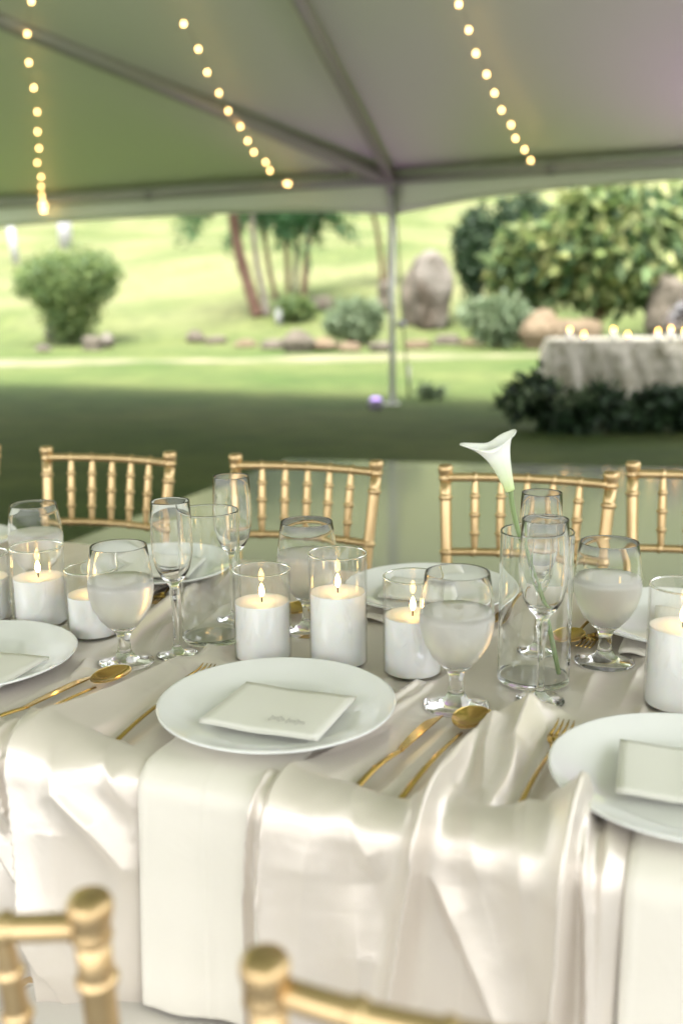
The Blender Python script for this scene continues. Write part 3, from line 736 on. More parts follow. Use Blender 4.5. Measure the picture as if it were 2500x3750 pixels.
def cloth_disp(U, A):
    D = fold_disp(U, A) * flat_mask(U, A)
    ss = np.clip(-A / .3, 0, 1)
    wob = (vnoise(U * 7 + A * 1.5, A * 2.2 + 3, 1) - .5) * (.003 + .022 * ss) + (vnoise(U * 17 - A * 2, A * 5, 2) - .5) * (.004 + .007 * ss) + (vnoise(U * 40 + A * 9, A * 13, 5) - .5) * .0016
    D = D + wob * flat_mask(U, A) + (vnoise(U * 11 + 4, A * 3, 9) - .35) * .009 * np.exp(-((A + .01) / .05) ** 2) * flat_mask(U, A)
    keep = np.ones_like(U)
    for (u, v, r) in KEEP:
        d = np.sqrt((U - u) ** 2 + (A - v) ** 2); keep = np.minimum(keep, 1 / (1 + np.exp(-(d - r) / .006)))
    for (a_, b_) in KEEPSEG:
        d = b_ - a_; t = np.clip(((U - a_[0]) * d[0] + (A - a_[1]) * d[1]) / (d * d).sum(), 0, 1)
        q = np.hypot(U - a_[0] - d[0] * t, A - a_[1] - d[1] * t); keep = np.minimum(keep, 1 - .93 * np.exp(-(q / .024) ** 4))
    D = np.where(A > 0, D * keep, D)
    D = np.where(A > .0, np.maximum(D, -.001), D)
    return D
def cloth_pos(U, A, D, dep=DEP):
    """position of the sheet with offset D along its normal"""
    a = A; q = math.pi / 2 * RC
    arc = np.clip(-a / q, 0, 1) * (math.pi / 2)          # 0 on the top, 90 deg on the drop
    y = np.where(a >= 0, a, -RC * np.sin(arc)); z = np.where(a >= 0, 0, -RC * (1 - np.cos(arc)))
    z = np.where(a < -q, z - (-a - q), z)
    ny = -np.sin(arc); nz = np.cos(arc)
    # far side drop
    b = a - dep; arc2 = np.clip(b / q, 0, 1) * (math.pi / 2)
    y = np.where(b > 0, dep + RC * np.sin(arc2), y); z = np.where(b > 0, -RC * (1 - np.cos(arc2)) - np.maximum(b - q, 0), z)
    ny = np.where(b > 0, np.sin(arc2), ny); nz = np.where(b > 0, np.cos(arc2), nz)
    y = y + ny * D; z = z + nz * D + TH
    X = O.x + eu.x * U + ev.x * y; Y = O.y + eu.y * U + ev.y * y
    return np.stack([X, Y, z], -1)
def grid_mesh(name, Pp, mat, parent=None):
    h, w, _ = Pp.shape; v = Pp.reshape(-1, 3)
    idx = np.arange(h * w).reshape(h, w)
    f = np.stack([idx[:-1, :-1], idx[:-1, 1:], idx[1:, 1:], idx[1:, :-1]], -1).reshape(-1, 4)
    me = bpy.data.meshes.new(name); n = len(f)
    me.vertices.add(len(v)); me.vertices.foreach_set('co', v.ravel())
    me.loops.add(4 * n); me.loops.foreach_set('vertex_index', f.ravel().astype(np.int32))
    me.polygons.add(n); me.polygons.foreach_set('loop_start', (np.arange(n) * 4).astype(np.int32)); me.polygons.foreach_set('loop_total', np.full(n, 4, np.int32))
    me.polygons.foreach_set('use_smooth', np.ones(n, bool)); me.update(); me.validate(); me.materials.append(mat)
    o = bpy.data.objects.new(name, me); link(o)
    if parent: o.parent = parent
    return o
def keep(p, r): u, v = uv_of(p); KEEP.append((u, v, r))
def topz(p):
    u, v = uv_of(Vector((p[0], p[1], 0)))
    return TH + float(cloth_disp(np.array([u]), np.array([v]))[0])

# ------------------------------------------------------------------ tableware builders
def goblet(b, h, label, wl=.127):
    k = h / .178; r = thing('water_goblet', label, 'glass', b, 0, 'water goblets on the dining table')
    outer = [(0, 0), (.041, 0), (.0425, .0016), (.041, .0032), (.024, .0065), (.0145, .011), (.0105, .018), (.0090, .030), (.0092, .040), (.0125, .048), (.021, .056), (.033, .070), (.0425, .088), (.0468, .105), (.0475, .118), (.0462, .138), (.0430, .160), (.0405, .1770), (.0401, .178)]
    inner = [(.0394, .1775), (.0393, .1765), (.0418, .160), (.0450, .138), (.0463, .118), (.0456, .105), (.0412, .088), (.0316, .0715), (.0195, .0585), (.008, .0550), (0, .0545)]
    MB().lathe([(a * k, z * k) for a, z in outer + inner], 56).build('glass_body', M['glass'], r)
    wp = [(0, .0546), (.0081, .0551), (.0196, .0586), (.0317, .0716), (.0414, .088), (.0458, .105), (.0465, .118)]
    wp = [q for q in wp if q[1] < wl] + [(np.interp(wl, [.118, .138], [.0465, .0452]), wl), (.03, wl - .0006), (0, wl - .0006)]
    MB().lathe([(a * k, z * k) for a, z in wp], 56).build('ice_water', M['water'], r)
    return r
def flute(b, h, label):
    k = h / .24; r = thing('champagne_flute', label, 'glass', b, 0, 'empty champagne flutes on the dining table')
    outer = [(0, 0), (.030, 0), (.0315, .0014), (.030, .0028), (.016, .0055), (.008, .010), (.0050, .018), (.0044, .040), (.0048, .075), (.0062, .092), (.0078, .100), (.0062, .107), (.0095, .114), (.018, .124), (.0255, .138), (.030, .158), (.0312, .180), (.0302, .210), (.0288, .2392), (.0284, .24)]
    inner = [(.0278, .2395), (.0277, .238), (.0291, .210), (.0301, .180), (.0289, .158), (.0243, .139), (.0165, .126), (.006, .119), (0, .118)]
    MB().lathe([(a * k, z * k) for a, z in outer + inner], 44).build('glass_body', M['glass'], r)
    return r
def vase(b, rad, h, label):
    r = thing('cylinder_vase', label, 'vase', b, 0, 'clear cylinder vases')
    MB().lathe([(0, 0), (rad - .003, 0), (rad, .003), (rad, h - .001), (rad - .0008, h), (rad - .0012, h), (rad - .002, h - .001), (rad - .002, .010), (rad - .006, .007), (0, .0065)], 64, sup=True).build('glass_body', M['glass2'], r)
    return r
def candle(b, rad, h, wh, label):
    r = thing('pillar_candle', label, 'candle', b, 0, 'white candles in clear glass cylinders')
    MB().lathe([(0, 0), (rad - .002, 0), (rad, .002), (rad, h - .0008), (rad - .0008, h), (rad - .0014, h), (rad - .002, h - .0008), (rad - .002, .003), (0, .003)], 56, sup=True).build('glass_cylinder', M['tubeglass'], r)
    MB().lathe([(rad - .0021, h - .0012), (rad - .0021, h + .0004), (rad - .001, h + .0012), (rad + .0001, h + .0004), (rad + .0001, h - .0012), (rad - .0021, h - .0012)], 56).build('rim', M['glass'], r)
    wr = rad - .0024
    MB().lathe([(0, .0032), (wr, .0032), (wr, wh), (wr * .98, wh + .0004), (.012, wh - .002), (.0035, wh - .0015), (0, wh - .0015)], 56, sup=True).build('wax', M['wax'], r)
    MB().lathe([(0, wh - .002), (.0011, wh - .002), (.0011, wh + .008), (0, wh + .008)], 10).build('wick', M['wick'], r)
    MB().lathe([(0, wh + .0065), (.0022, wh + .0075), (.0038, wh + .0110), (.0043, wh + .0145), (.0038, wh + .0190), (.0024, wh + .0235), (.0010, wh + .0265), (0, wh + .028)], 16).build('flame', M['flame'], r)
    return r
def plate(b, label):
    r = .150; t = thing('dinner_plate', label, 'plate', b, 0, 'white dinner plates')
    prof = [(0, .0015), (.07, .0015), (.085, .0), (.09, .0), (.1, .004), (.125, .011), (.146, .0185), (.1497, .0205), (.150, .0222), (.1485, .0232), (.146, .0225), (.125, .0145), (.105, .0085), (.095, .0062), (0, .0058)]
    o = MB().lathe(prof, 96).build('china_plate', M['china'], None)
    bpy.data.objects.remove(t); o.name = 'dinner_plate'; o.location = b
    tag(o, label, 'plate', 'white dinner plates'); return o
def card(c, rz, w, h, z, label, script=False):
    t = thing('place_card', label, 'card', (c.x, c.y, z), rz, 'cream folded cards on the plates')
    for k, nm in enumerate(('card_back', 'card_front')):
        n = 12; vs = []; fs = []
        for j in range(n + 1):
            for i in range(n + 1):
                x = -w / 2 + w * i / n; y = -h / 2 + h * j / n
                lift = .0014 * k + .0014 * k * (1 - j / n) + .0006 * math.sin(i * .9) + .002 * (abs(i / n - .5) * 2) ** 2
                vs.append((x, y, lift)); 
        fs = [(j * (n + 1) + i, j * (n + 1) + i + 1, (j + 1) * (n + 1) + i + 1, (j + 1) * (n + 1) + i) for j in range(n) for i in range(n)]
        o = mesh_obj(nm, vs, fs, M['paper'], t); m_ = o.modifiers.new('thick', 'SOLIDIFY'); m_.thickness = .0011; m_.offset = 1
    if script:
        mb = MB(); rr = random.Random(4)
        for wx, wn_ in ((.005, 5), (.028, 6)):
            pts = []
            for k in range(wn_ * 8):
                s = k / 8; pts.append((wx - .004 + s * .0042 + .0022 * math.sin(s * 6.28), -h * .24 + .0042 * math.cos(s * 6.28) * (1.9 if int(s) % 3 == 0 else .8) - .08 * (wx + s * .003), .0060))
            mb.tube(pts, .00026, 4)
        mb.build('handwriting', M['ink'], t)
    return t

# cutlery, modelled along +x from the handle's end (0) to the tip
def cut_handle(mb, L0, L1, r0, r1, z=.003):
    n = 14; vs = []; seg = 10
    for i in range(n + 1):
        t = i / n; x = L0 + (L1 - L0) * t; w = r0 + (r1 - r0) * t; zz = z + .006 * math.sin(t * 3.1)
        for k in range(seg):
            a = 2 * math.pi * k / seg; vs.append((x, w * math.cos(a), zz + w * .62 * math.sin(a)))
    fs = [(i * seg + k, i * seg + (k + 1) % seg, (i + 1) * seg + (k + 1) % seg, (i + 1) * seg + k) for i in range(n) for k in range(seg)]
    fs += [tuple(range(seg))[::-1], tuple(n * seg + k for k in range(seg))]
    mb.add(vs, fs)
def spoon_parts(L, root):
    mb = MB(); cut_handle(mb, 0, L - .070, .0040, .0024); mb.build('handle', M['gold'], root)
    n, m = 16, 20; vs = []; top = []; bl, bw = .036, .0235
    for side in (0, 1):
        for i in range(n + 1):
            rr = i / n
            for k in range(m):
                a = 2 * math.pi * k / m; x = L - bl + bl * rr * math.cos(a); y = bw * rr * math.sin(a) * (1 + .12 * math.cos(a))
                z = .010 - .008 * (1 - rr * rr) + (.0009 if side == 0 else 0)
                vs.append((x, y, z))
    fs = []
    for s in (0, 1):
        o_ = s * (n + 1) * m
        for i in range(n):
            for k in range(m):
                q = (o_ + i * m + k, o_ + i * m + (k + 1) % m, o_ + (i + 1) * m + (k + 1) % m, o_ + (i + 1) * m + k)
                fs.append(q if s else q[::-1])
    for k in range(m): fs.append((n * m + k, n * m + (k + 1) % m, (n + 1) * m + n * m + (k + 1) % m, (n + 1) * m + n * m + k))
    mesh_obj('bowl', vs, fs, M['gold'], root)
def fork_parts(L, root):
    mb = MB(); cut_handle(mb, 0, L - .075, .0038, .0022); mb.build('handle', M['gold'], root)
    mb = MB()
    mb.tube([(L - .078, 0, .006), (L - .066, 0, .006)], [.0025, .005], 10)
    vs = []; prof = [(-.070, .004), (-.062, .0095), (-.052, .0118), (-.044, .0118)]
    for x, w in prof: vs += [(L + x, -w, .0065), (L + x, w, .0065), (L + x, w, .0085), (L + x, -w, .0085)]
    fs = [(0, 1, 2, 3), (15, 14, 13, 12)]
    for i in range(3):
        for k in range(4): fs.append((i * 4 + k, (i + 1) * 4 + k, (i + 1) * 4 + (k + 1) % 4, i * 4 + (k + 1) % 4))
    mb.add(vs, fs); mb.build('neck', M['gold'], root)
    for k in range(4):
        y = -.0096 + .0064 * k
        MB().tube([(L - .045, y, .0075), (L - .025, y, .0062), (L - .01, y, .0072), (L, y, .010)], [.0020, .0018, .0016, .0007], 7).build('tine', M['gold'], root)
def knife_parts(L, root):
    mb = MB(); cut_handle(mb, 0, L * .52, .0042, .0036); mb.build('handle', M['gold'], root)
    vs = []; n = 12
    for i in range(n + 1):
        t = i / n; x = L * .50 + L * .50 * t; hw = .0040 + .0030 * math.sin(min(1, t * 1.25) * 2.0); cl = hw * (1 - max(0, (t - .75) / .25) ** 2)
        vs += [(x, -.004, .004), (x, -.004 + cl * 2, .0045), (x, -.004 + cl * 2, .0052), (x, -.004, .0062)]
    fs = [(0, 1, 2, 3), tuple(reversed([n * 4 + k for k in range(4)]))]
    for i in range(n):
        for k in range(4): fs.append((i * 4 + k, (i + 1) * 4 + k, (i + 1) * 4 + (k + 1) % 4, i * 4 + (k + 1) % 4))
    mesh_obj('blade', vs, fs, M['gold'], root, smooth=False)
def cutlery(kind, head, tail, label, Lf=None):
    a = at(*tail, TH + .004); b = at(*head, TH + .006); d = b - a; L_ = Lf or d.length
    if Lf: a = b - d.normalized() * Lf
    za = topz(a) + .0015; zb_ = topz(b) + .0015
    uu, vv = uv_of(a)
    if vv < .0: za = TH + .002
    r = thing(kind, label, kind, (a.x, a.y, za), math.atan2(d.y, d.x), 'gold cutlery on the dining table')
    # lay it on the highest cloth under it
    ts = np.linspace(0, 1, 41); P_ = [a + (b - a) * t for t in ts]
    zz = np.array([topz(q) if uv_of(q)[1] > 0 else TH for q in P_])
    sl = (zb_ - za) / L_; off = max(0, float((zz - (za + (zb_ - za) * ts)).max())) * .8
    r.rotation_euler = (0, -math.atan(sl), math.atan2(d.y, d.x)); r.location.z = za + off + .0015
    {'spoon': spoon_parts, 'fork': fork_parts, 'knife': knife_parts}[kind](L_, r)
    return r

# ------------------------------------------------------------------ lay the table
def base(x, y): return at(x, y, TH)
gob = [((150, 2200), .176, 'water goblet at the back left, above the leftmost full candle'), ((460, 2428), .178, 'water goblet at left front, behind the gold spoon'), ((1130, 2310), .180, 'water goblet behind the two middle candles'), ((1668, 2585), .181, 'nearest water goblet, right of the centre plate and behind the gold spoon'), ((2210, 2425), .180, 'water goblet at right, between flower vase and rightmost candle')]
flu = [((650, 2400), .237, 'champagne flute standing left of the empty vase'), ((865, 2270), .243, 'champagne flute behind the empty vase'), ((1965, 2385), .243, 'champagne flute behind the calla lily vase'), ((1975, 2568), .246, 'champagne flute in front of the calla lily vase')]
can_ = [((-45, 2265), .042, .113, .072, 'candle cut by the left edge of the frame'), ((155, 2280), .043, .130, .079, 'candle in front of the back left goblet'), ((350, 2320), .042, .108, .066, 'short candle half hidden by the left front goblet'), ((965, 2405), .0425, .135, .086, 'candle behind the centre plate, right of the empty vase'), ((1240, 2425), .0425, .165, .107, 'tallest candle, second behind the centre plate'), ((1510, 2460), .042, .141, .084, 'candle partly behind the nearest goblet'), ((2480, 2580), .044, .161, .106, 'tall candle at the right edge behind the right plate')]
vas = [((780, 2340), .047, .207, 'empty clear glass vase left of the middle candles'), ((1950, 2490), .0495, .213, 'clear glass vase holding the white calla lily')]
for (p_, *_r) in gob: keep(base(*p_), .05)
for (p_, *_r) in flu: keep(base(*p_), .04)
for (p_, *_r) in can_: keep(base(*p_), .052)
for (p_, *_r) in vas: keep(base(*p_), .058)
plates = [((-100, 2418), 'dinner plate at the left edge of the frame with a card on it'), ((1015, 2610), 'centre dinner plate with a handwritten card on an ivory napkin'), ((2530, 2878), 'near dinner plate at the right edge of the frame'),
          ((590, 2090), 'far side plate behind the left champagne flute'), ((1570, 2180), 'far side plate behind the middle candles and nearest goblet'), ((2480, 2290), 'far side plate at the right edge behind the goblet'), ((-210, 2000), 'far side plate cut off by the left edge')]
for (p_, l) in plates: keep(at(*p_, TH + .012), .105)

CUT = [
    ('spoon', (462, 2455), (20, 2712), 'gold spoon in front of the left goblet, handle towards the left corner'),
    ('knife', (345, 2480), (-60, 2672), 'gold knife lying between the left plate and the left spoon', .25),
    ('fork', (768, 2448), (402, 2745), 'gold fork tucked under the left rim of the centre plate'),
    ('knife', (1612, 2625), (1288, 2912), 'gold knife right of the centre plate'),
    ('spoon', (1760, 2608), (1458, 2945), 'gold spoon in front of the nearest goblet'),
    ('fork', (2072, 2655), (1868, 3028), 'gold fork left of the right hand plate'),
    ('spoon', (2050, 2365), (2240, 2225), 'gold spoon lying behind the calla lily vase', .2),
    ('fork', (2130, 2385), (2260, 2235), 'gold fork behind the stem of the right goblet', .2),
    ('spoon', (1060, 2262), (1190, 2150), 'gold spoon behind the two middle candles', .2),
    ('fork', (545, 2225), (640, 2150), 'gold fork between far plate and left flute', .17),
    ('knife', (1790, 2290), (1880, 2200), 'gold knife seen through the calla lily vase', .2),
]
for a_ in CUT:
    h_, t_ = at(*a_[1], TH + .004), at(*a_[2], TH + .004)
    if len(a_) > 4: t_ = h_ + (t_ - h_).normalized() * a_[4]
    KEEPSEG.append((np.array(uv_of(t_)), np.array(uv_of(h_))))

dt = thing('banquet_table', 'long banquet table hidden under the champagne satin cloth', 'table', (0, 0, 0))
U0_, U1_ = -1.75, 1.35
cq = MB()
for (y0, y1, z0, z1) in ((.02, DEP - .02, TH - .03, TH - .006),):
    c8 = []
    for z in (z0, z1):
        for (u, v) in ((U0_ + .01, y0), (U1_ - .01, y0), (U1_ - .01, y1), (U0_ + .01, y1)):
            q = O + eu * u + ev * v; c8.append((q.x, q.y, z))
    cq.add(c8, [(0, 3, 2, 1), (4, 5, 6, 7), (0, 1, 5, 4), (1, 2, 6, 5), (2, 3, 7, 6), (3, 0, 4, 7)])
M['wood'] = pmat('table_wood', (.3, .2, .12), rough=.6)
cq.build('tabletop', M['wood'], dt, smooth=False)
for u in (U0_ + .15, U1_ - .15):
    for v in (.1, DEP - .1):
        q = O + eu * u + ev * v; MB().tube([(q.x, q.y, .002), (q.x, q.y, TH - .03)], .016, 10).build('leg', M['cable'], dt)

ulist = np.concatenate([np.linspace(U0_, -.92, 60, endpoint=False), np.linspace(-.92, .86, 800, endpoint=False), np.linspace(.86, U1_, 40)])
alist = np.concatenate([np.linspace(-.745, -.03, 190), np.linspace(-.026, 0, 10), np.linspace(.003, DEP, 260), DEP + np.array([.008, .016, .024, .03, .05, .1, .2, .35, .5, .72])])
Ug, Ag = np.meshgrid(ulist, alist)
# the hem is gathered up at the left end of the front drop
hl = ua(430, 3500)[0]; hem = .745 - .33 / (1 + np.exp((ulist - hl) / .012)) + .015 * np.sin(ulist * 19)
Ag = np.where(Ag < -.03, -.03 + (Ag + .03) * (hem[None, :] - .03) / .715, Ag)
Dg = cloth_disp(Ug, Ag)
Pg = cloth_pos(Ug, Ag, Dg)
tc = grid_mesh('tablecloth', Pg, M['satin'])
tag(tc, 'champagne satin tablecloth draped in deep folds over the long dining table', 'tablecloth')

# napkins hanging under the near plates
def napkin(u0, u1, a_top, a_bot, label, seed, layers=2):
    t = thing('napkin', label, 'napkin', (0, 0, 0), 0, 'ivory napkins under the plates')
    nu, na = 60, 110
    u0, u1 = u0 + .014, u1 + .034
    for k in range(layers):
        w = (u1 - u0)
        u = np.linspace(u0 + (.0 if k else .004), u1 + (.0 if k == 1 else .014), nu)
        a = np.linspace(a_bot + (.012 if k == 0 else 0), a_top, na)
        U_, A_ = np.meshgrid(u, a)
        tt = (U_ - u0) / w; ss = np.clip(-A_ / .5, 0, 1)
        D_ = .0045 + .0045 * k + .010 * ss + (.5 + .5 * np.sin(tt * 5.2 + 1.2 + seed)) * .022 * ss + .004 * np.sin(tt * 11 + A_ * 8) * ss
        D_ = D_ + .0009 * np.exp(-((np.minimum(tt, 1 - tt) - .06) / .012) ** 2) + .0012 * np.exp(-((tt - .52) / .02) ** 2) * k + (vnoise(U_ * 30, A_ * 9, 12) - .5) * .006 * ss
        edge = np.minimum(tt, 1 - tt); D_ = D_ - .004 * np.exp(-np.clip(edge, 0, 1) / .015) * (k == 1)
        if k == 0: D_ = D_ - .0015
        o = grid_mesh('napkin_layer', cloth_pos(U_, A_, D_), M['napkin'], t)
        m_ = o.modifiers.new('thick', 'SOLIDIFY'); m_.thickness = .0018; m_.offset = 0
    return t
um, vm = uv_of(PM)
ab = ua(700, 3640)[1]
napkin(NAPK[0][0], NAPK[0][1], .16, ab, 'ivory napkin hanging from under the centre plate', 0)
napkin(NAPK[1][0], NAPK[1][1], .16, -.60, 'ivory napkin hanging from under the right plate', 2)
PLp = at(80, 2425, TH + .012); ul, vl = uv_of(PLp)
def small_napkin(p, rz, label):
    t = thing('napkin', label, 'napkin', (p.x, p.y, TH + .001), rz, 'ivory napkins under the plates')
    n = 16; vs = [(-.07 + .14 * i / n, -.165 + .3 * j / n, .004 + .003 * math.sin(i * .8) * (1 if j < 4 else .2)) for j in range(n + 1) for i in range(n + 1)]
    fs = [(j * (n + 1) + i, j * (n + 1) + i + 1, (j + 1) * (n + 1) + i + 1, (j + 1) * (n + 1) + i) for j in range(n) for i in range(n)]
    o = mesh_obj('napkin_layer', vs, fs, M['napkin'], t); m_ = o.modifiers.new('thick', 'SOLIDIFY'); m_.thickness = .004; m_.offset = 1
    for dx, dy in ((.02, -.16), (-.03, -.158)):
        MB().tube([(dx - .03, dy + .03, .006), (dx, dy, .008), (dx + .035, dy + .025, .006)], [.002, .005, .002], 8).build('fold', M['napkin'], t)
for (p_, l) in plates: 
    q = at(*p_, TH + .012); q.z = TH + (.0075 if p_ in ((1015, 2610), (2530, 2878)) else .0015 if p_[0] == -100 else .008)
    plate(q, l)
for p_, l in (((590, 2090), 'napkin edge showing under the far plate behind the left flute'), ((1570, 2180), 'napkin edge showing under the far plate behind the candles'), ((2480, 2290), 'napkin edge showing under the far plate at the right')):
    small_napkin(at(*p_, TH + .005), ANG, l)

def card_px(tl_, tr_, br_, bl_, zp, label, script=False):
    a, b, c, d = [at(*q, zp) for q in (tl_, tr_, br_, bl_)]
    cen = (a + b + c + d) / 4; wv = ((b - a) + (c - d)) / 2; hv = ((a - d) + (b - c)) / 2
    return card(cen, math.atan2(wv.y, wv.x), wv.length, hv.length, zp, label, script)
zc = TH + .018
card_px((904, 2506), (1304, 2562), (1162, 2717), (729, 2653), zc + .004, 'cream card with faint handwriting lying on the centre plate', True)
card_px((2303, 2728), (2760, 2775), (2700, 2970), (2211, 2899), zc + .004, 'blank cream card on the plate at the right edge')
card_px((-230, 2370), (163, 2412), (10, 2530), (-400, 2480), zc - .004, 'cream card on the plate at the left edge')
card_px((1440, 2120), (1700, 2135), (1660, 2210), (1380, 2190), zc, 'cream card on the far plate behind the nearest goblet')
card_px((500, 2040), (730, 2050), (690, 2120), (440, 2108), zc, 'cream card on the far plate behind the left flute')
card_px((2430, 2230), (2700, 2250), (2660, 2330), (2360, 2305), zc, 'cream card on the far plate at the right edge')

for (p_, h, l) in gob: goblet(base(*p_) + Vector((0, 0, .001)), h, l)
for (p_, h, l) in flu: flute(base(*p_) + Vector((0, 0, .001)), h, l)
for (p_, r, h, l) in vas: vase(base(*p_) + Vector((0, 0, .001)), r, h, l)
for (p_, r, h, wh, l) in can_: candle(base(*p_) + Vector((0, 0, .001)), r, h, wh, l)

for a_ in CUT: cutlery(*a_)

# calla lily
vb = base(1950, 2490); dpt = vb.y
s0 = at_dist(2045, 2465, dpt - .005); s0.z = TH + .011
s1 = at_dist(1892, 1930, dpt - .0); s2 = at_dist(1866, 1795, dpt - .01)
li = thing('calla_lily', 'white calla lily leaning left out of the glass vase', 'flower', s0)
MB().tube(bez((0, 0, 0), (s1 - s0) * .5 + Vector((.006, 0, 0)), s1 - s0, s2 - s0 + Vector((0, 0, .004)), n=8), .0034, 10).build('stem', pmat('green_stem', (.22, .30, .13), rough=.4, sss=.1), li)
b0 = s2; tpx = at_dist(1800, 1590, dpt - .02)
ax = (tpx - b0); Hh = ax.length; ax.normalize()
sx = (Rv - ax * Rv.dot(ax)).normalized(); sy = ax.cross(sx)           # sx to the right, sy away
m, n = 60, 40; vs = []; fs = []
for i in range(n + 1):
    t = i / n
    for k in range(m + 1):
        th = -math.pi * .56 + (2 * math.pi * 1.10) * k / m       # overlaps itself at the front
        r = .0058 + .0125 * t ** 1.1 + .006 * t ** 6
        left = math.exp(-((math.atan2(math.sin(th - math.pi), math.cos(th - math.pi))) / .55) ** 2)
        right = math.exp(-((math.atan2(math.sin(th - .15), math.cos(th - .15))) / .5) ** 2)
        r += (left * .018 + right * .007) * t ** 4
        zz = Hh * t * (1 + .02 * math.sin(th * 3)) - .012 * t ** 8 * (1 - left) * (.4 + .6 * math.cos(th + math.pi / 2) ** 2) + left * .002 * t ** 9 + right * .006 * t ** 10 - (.004 * t ** 12 * (1 + math.sin(3 * th + 1)))
        r *= 1 + .04 * (k / m)
        q = b0 + ax * zz + sx * (r * math.cos(th)) + sy * (r * math.sin(th) * .9)
        vs.append(q - s0)
fs = [(i * (m + 1) + k, i * (m + 1) + k + 1, (i + 1) * (m + 1) + k + 1, (i + 1) * (m + 1) + k) for i in range(n) for k in range(m)]
mp, nt, b = mat_new('calla_petal')
g_ = N(nt, 'ShaderNodeNewGeometry'); sp_ = N(nt, 'ShaderNodeSeparateXYZ'); nt.links.new(g_.outputs['Position'], sp_.inputs[0])
mr = N(nt, 'ShaderNodeMapRange'); mr.inputs['From Min'].default_value = b0.z; mr.inputs['From Max'].default_value = b0.z + .05; nt.links.new(sp_.outputs['Z'], mr.inputs['Value'])
cr = N(nt, 'ShaderNodeValToRGB'); cr.color_ramp.elements[0].color = (.56, .68, .30, 1); cr.color_ramp.elements[1].color = (.82, .83, .78, 1)
nt.links.new(mr.outputs[0], cr.inputs[0]); nt.links.new(cr.outputs[0], b.inputs['Base Color']); b.inputs['Roughness'].default_value = .45; b.inputs['Subsurface Weight'].default_value = .3; b.inputs['Subsurface Radius'].default_value = (.01, .01, .006)
o = mesh_obj('spathe', vs, fs, mp, li); m_ = o.modifiers.new('thick', 'SOLIDIFY'); m_.thickness = .0011; m_.offset = 0
MB().tube([b0 - s0 + ax * .01, b0 - s0 + ax * .05], [.004, .0028], 10).build('spadix', pmat('yellow_spadix', (.75, .6, .15), rough=.8), li)

# ------------------------------------------------------------------ gold bamboo style chairs
def ringed(pts, r, rings, seg=12, bulge=1.28, wid=.0035):
    """tube along pts (list) with raised bamboo rings at the given fractions"""
    pts = [Vector(p) for p in pts]; n = 80; ln = [0]
    for a, b in zip(pts, pts[1:]): ln.append(ln[-1] + (b - a).length)
    T = ln[-1]
    ts = sorted(set([i / 24 for i in range(25)] + [min(1, max(0, q + d / T)) for q in rings for d in (-wid * 2.2, -wid * 1.6, -wid, -wid * .45, 0, wid * .45, wid, wid * 1.6, wid * 2.2)]))
    P_, R_ = [], []
    for t in ts:
        s = t * T; i = max(0, min(len(pts) - 2, next((k for k in range(len(ln) - 1) if ln[k + 1] >= s - 1e-9), len(pts) - 2)))
        f = (s - ln[i]) / max(1e-9, ln[i + 1] - ln[i]); P_.append(pts[i].lerp(pts[i + 1], min(1, max(0, f))))
        rr = r(t) if callable(r) else r
        m = 1.0
        for q in rings:
            d = abs(s - q * T)
            if d < wid * 1.3: m = max(m, 1 + (bulge - 1) * math.cos(d / (wid * 1.3) * math.pi / 2) ** .5)
            # small groove at the ring's centre
            if d < wid * .3: m = 1 + (bulge - 1) * .75
        R_.append(rr * m)
    return MB().tube(P_, R_, seg)
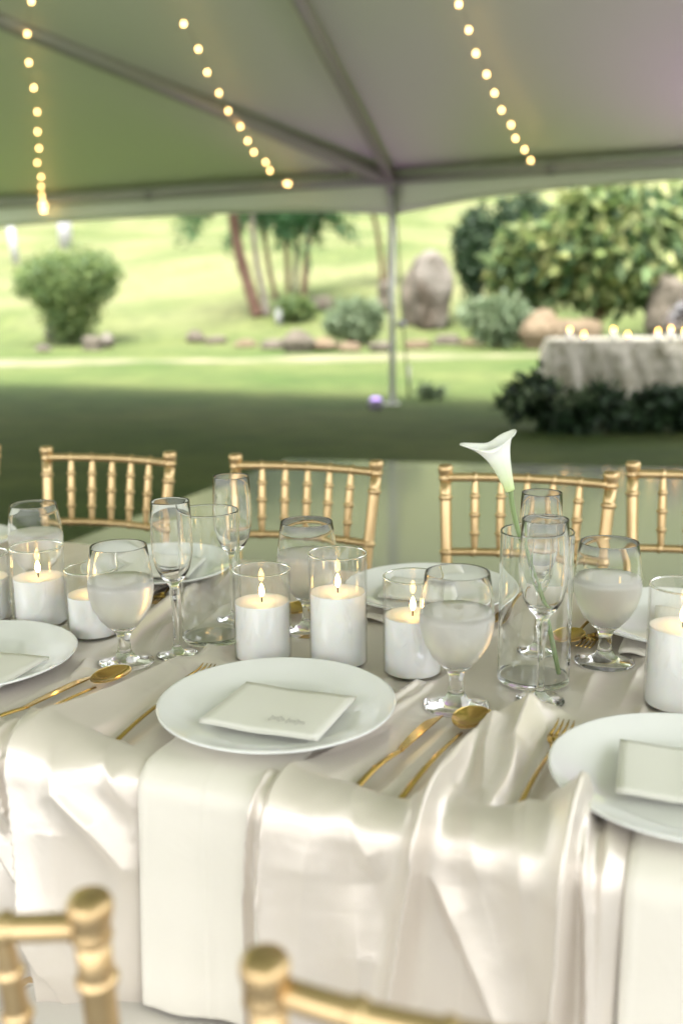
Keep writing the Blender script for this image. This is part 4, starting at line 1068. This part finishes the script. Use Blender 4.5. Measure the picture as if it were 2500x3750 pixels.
def chair(name, label, loc, rz, group):
    t = thing(name, label, 'chair', loc, rz, group); G = M['chairgold']
    HW, HS = .176, .150; ZT = .915
    def yb(z): return -.19 - .075 * ((z - .45) / .47) if z > .45 else -.19 + (.45 - z) * -.06
    for s in (-1, 1):
        pts = [(s * (HS + .012), yb(0), 0.002), (s * HS, yb(.45), .45), (s * (HS + (HW - HS) * .5), yb(.68), .68), (s * HW, yb(ZT), ZT - .03)]
        ringed(pts, lambda q: .0127, [.14, .3, .46, .58, .70, .82, .955]).build('back_post', G, t)
        c = (s * HW, yb(ZT), 0)
        MB().lathe([(0, ZT - .034), (.0126, ZT - .034), (.0150, ZT - .030), (.0150, ZT - .026), (.0134, ZT - .022), (.0146, ZT - .018), (.0164, ZT - .010), (.0166, ZT - .003), (.0140, ZT + .002), (0, ZT + .003)], 20, c).build('finial', G, t)
        ringed([(s * .185, .19, .002), (s * .178, .185, .45)], .015, [.2, .45, .7, .93]).build('leg', G, t)
    def rail(z, r, bow, rings, hw):
        P_ = []
        for i in range(17):
            q = i / 16 * 2 - 1; P_.append((q * hw, yb(z) - bow * (1 - q * q), z))
        return ringed(P_, r, rings).build('rail', G, t)
    fr = [(i + 1) / 6 for i in range(5)]
    rail(.890, .0100, .028, fr, HW - .006); rail(.728, .0092, .028, fr, HS + .014); rail(.655, .0095, .028, [], HS + .008) if False else None
    rail(.52, .0095, .022, fr, HS - .004)
    for i in range(5):
        q = fr[i] * 2 - 1
        a = (q * (HS + .010), yb(.728) - .028 * (1 - q * q), .728); b_ = (q * (HW - .008), yb(.89) - .028 * (1 - q * q), .89)
        def rad(tt): 
            return .0052 + .0042 * math.sin(math.pi * min(1, max(0, tt))) ** .6
        ringed([a, b_], rad, [.25, .5, .75], bulge=1.35, wid=.003).build('spindle', G, t)
    # seat frame, stretchers, cushion
    sf = MB()
    sf.box((-.192, -.205, .408), (.192, .20, .432)); sf.build('seat_frame', G, t, smooth=False)
    for z, (ya, yc) in ((.16, (-.19, .188)), (.26, (-.19, .188))):
        for s in (-1, 1): ringed([(s * .16, ya, z), (s * .182, yc, z)], .009, [.33, .66]).build('stretcher', G, t)
    for z, y in ((.2, .188), (.2, -.2)): ringed([(-.18, y, z), (.18, y, z)], .009, [.33, .66]).build('stretcher', G, t)
    # cushion: rounded square, puffed
    n = 24; vs = []; fs = []
    for side in (0, 1):
        for j in range(n + 1):
            for i in range(n + 1):
                x = i / n * 2 - 1; y = j / n * 2 - 1; k = 1 - .10 * (abs(x * y)) ** 1.5
                e_ = (1 - abs(x) ** 5) * (1 - abs(y) ** 5)
                vs.append((x * .196 * k, y * .198 * k,   .452 + (.026 * e_ ** .5 if side else -.018 * e_ ** .5)))
    w = n + 1
    for side in (0, 1):
        o_ = side * w * w
        for j in range(n):
            for i in range(n):
                q = (o_ + j * w + i, o_ + j * w + i + 1, o_ + (j + 1) * w + i + 1, o_ + (j + 1) * w + i); fs.append(q if side else q[::-1])
    cu = mesh_obj('cushion', vs, fs, M['cushion'], t)
    rim = [(x * 1.0, y) for x, y in [(-1, -1)]]
    pp = []
    for k in range(97):
        th = 2 * math.pi * k / 96; cx_, sy_ = math.cos(th), math.sin(th); mm = max(abs(cx_), abs(sy_)); x, y = cx_ / mm, sy_ / mm
        kk = 1 - .10 * (abs(x * y)) ** 1.5; pp.append((x * .196 * kk, y * .198 * kk, .452))
    o_ = MB().tube(pp, .0035, 6, cap=False).build('piping', M['cushion'], cu)
    return t
def place_chair(src, label, loc, rz):
    c = copy_tree(src); c.location = loc; c.rotation_euler = (0, 0, rz); c['label'] = label; return c
def back_pose(lpx, rpx, sep=.352):
    """from the photo positions of the two finials of a chair that faces the camera"""
    a, b = at(*lpx, .913), at(*rpx, .913); m_ = (a + b) / 2; ang = math.atan2(b.y - a.y, b.x - a.x)
    rz = ang + math.pi                                     # seat towards the camera
    f = Vector((-math.sin(rz), math.cos(rz), 0)); q = m_ + f * .264
    return Vector((q.x, q.y, 0)), rz
grp = 'gold chairs on the far side of the table'
q, rz = back_pose((858, 1668), (1382, 1692))
c3 = chair('gold_chair', 'gold bamboo style chair behind the middle candles and empty vase', q, rz, grp)
for (a, b_, l) in (((165, 1640), (628, 1660), 'gold chair at left seen above the left goblets'), ((1612, 1708), (2258, 1735), 'gold chair right behind the calla lily'), ((2316, 1696), (2960, 1730), 'gold chair cut by the right edge of the frame'), ((-430, 1610), (24, 1637), 'gold chair of which only a post shows at the left edge')):
    q, rz = back_pose(a, b_); place_chair(c3, l, q, rz)
# two near chairs, backs to the camera
def near_pose(px, side, ang):
    a = at(*px, .885); rz = math.radians(ang)
    loc = Vector((side * .176, -.265, 0)) * .965; loc.rotate(Matrix.Rotation(rz, 3, 'Z')); return Vector((a.x - loc.x, a.y - loc.y, 0)), rz
q, rz = near_pose((325, 3285), 1, -14)
n1 = place_chair(c3, 'blurred gold chair in the lower left corner with cream cushion', q, rz); n1.scale = (.965,) * 3; n1['group'] = 'gold chairs on the near side'
q, rz = near_pose((968, 3505), -1, -9)
n2 = place_chair(c3, 'nearest gold chair at the bottom centre, its rail running off right', q, rz); n2.scale = (.965,) * 3; n2['group'] = 'gold chairs on the near side'
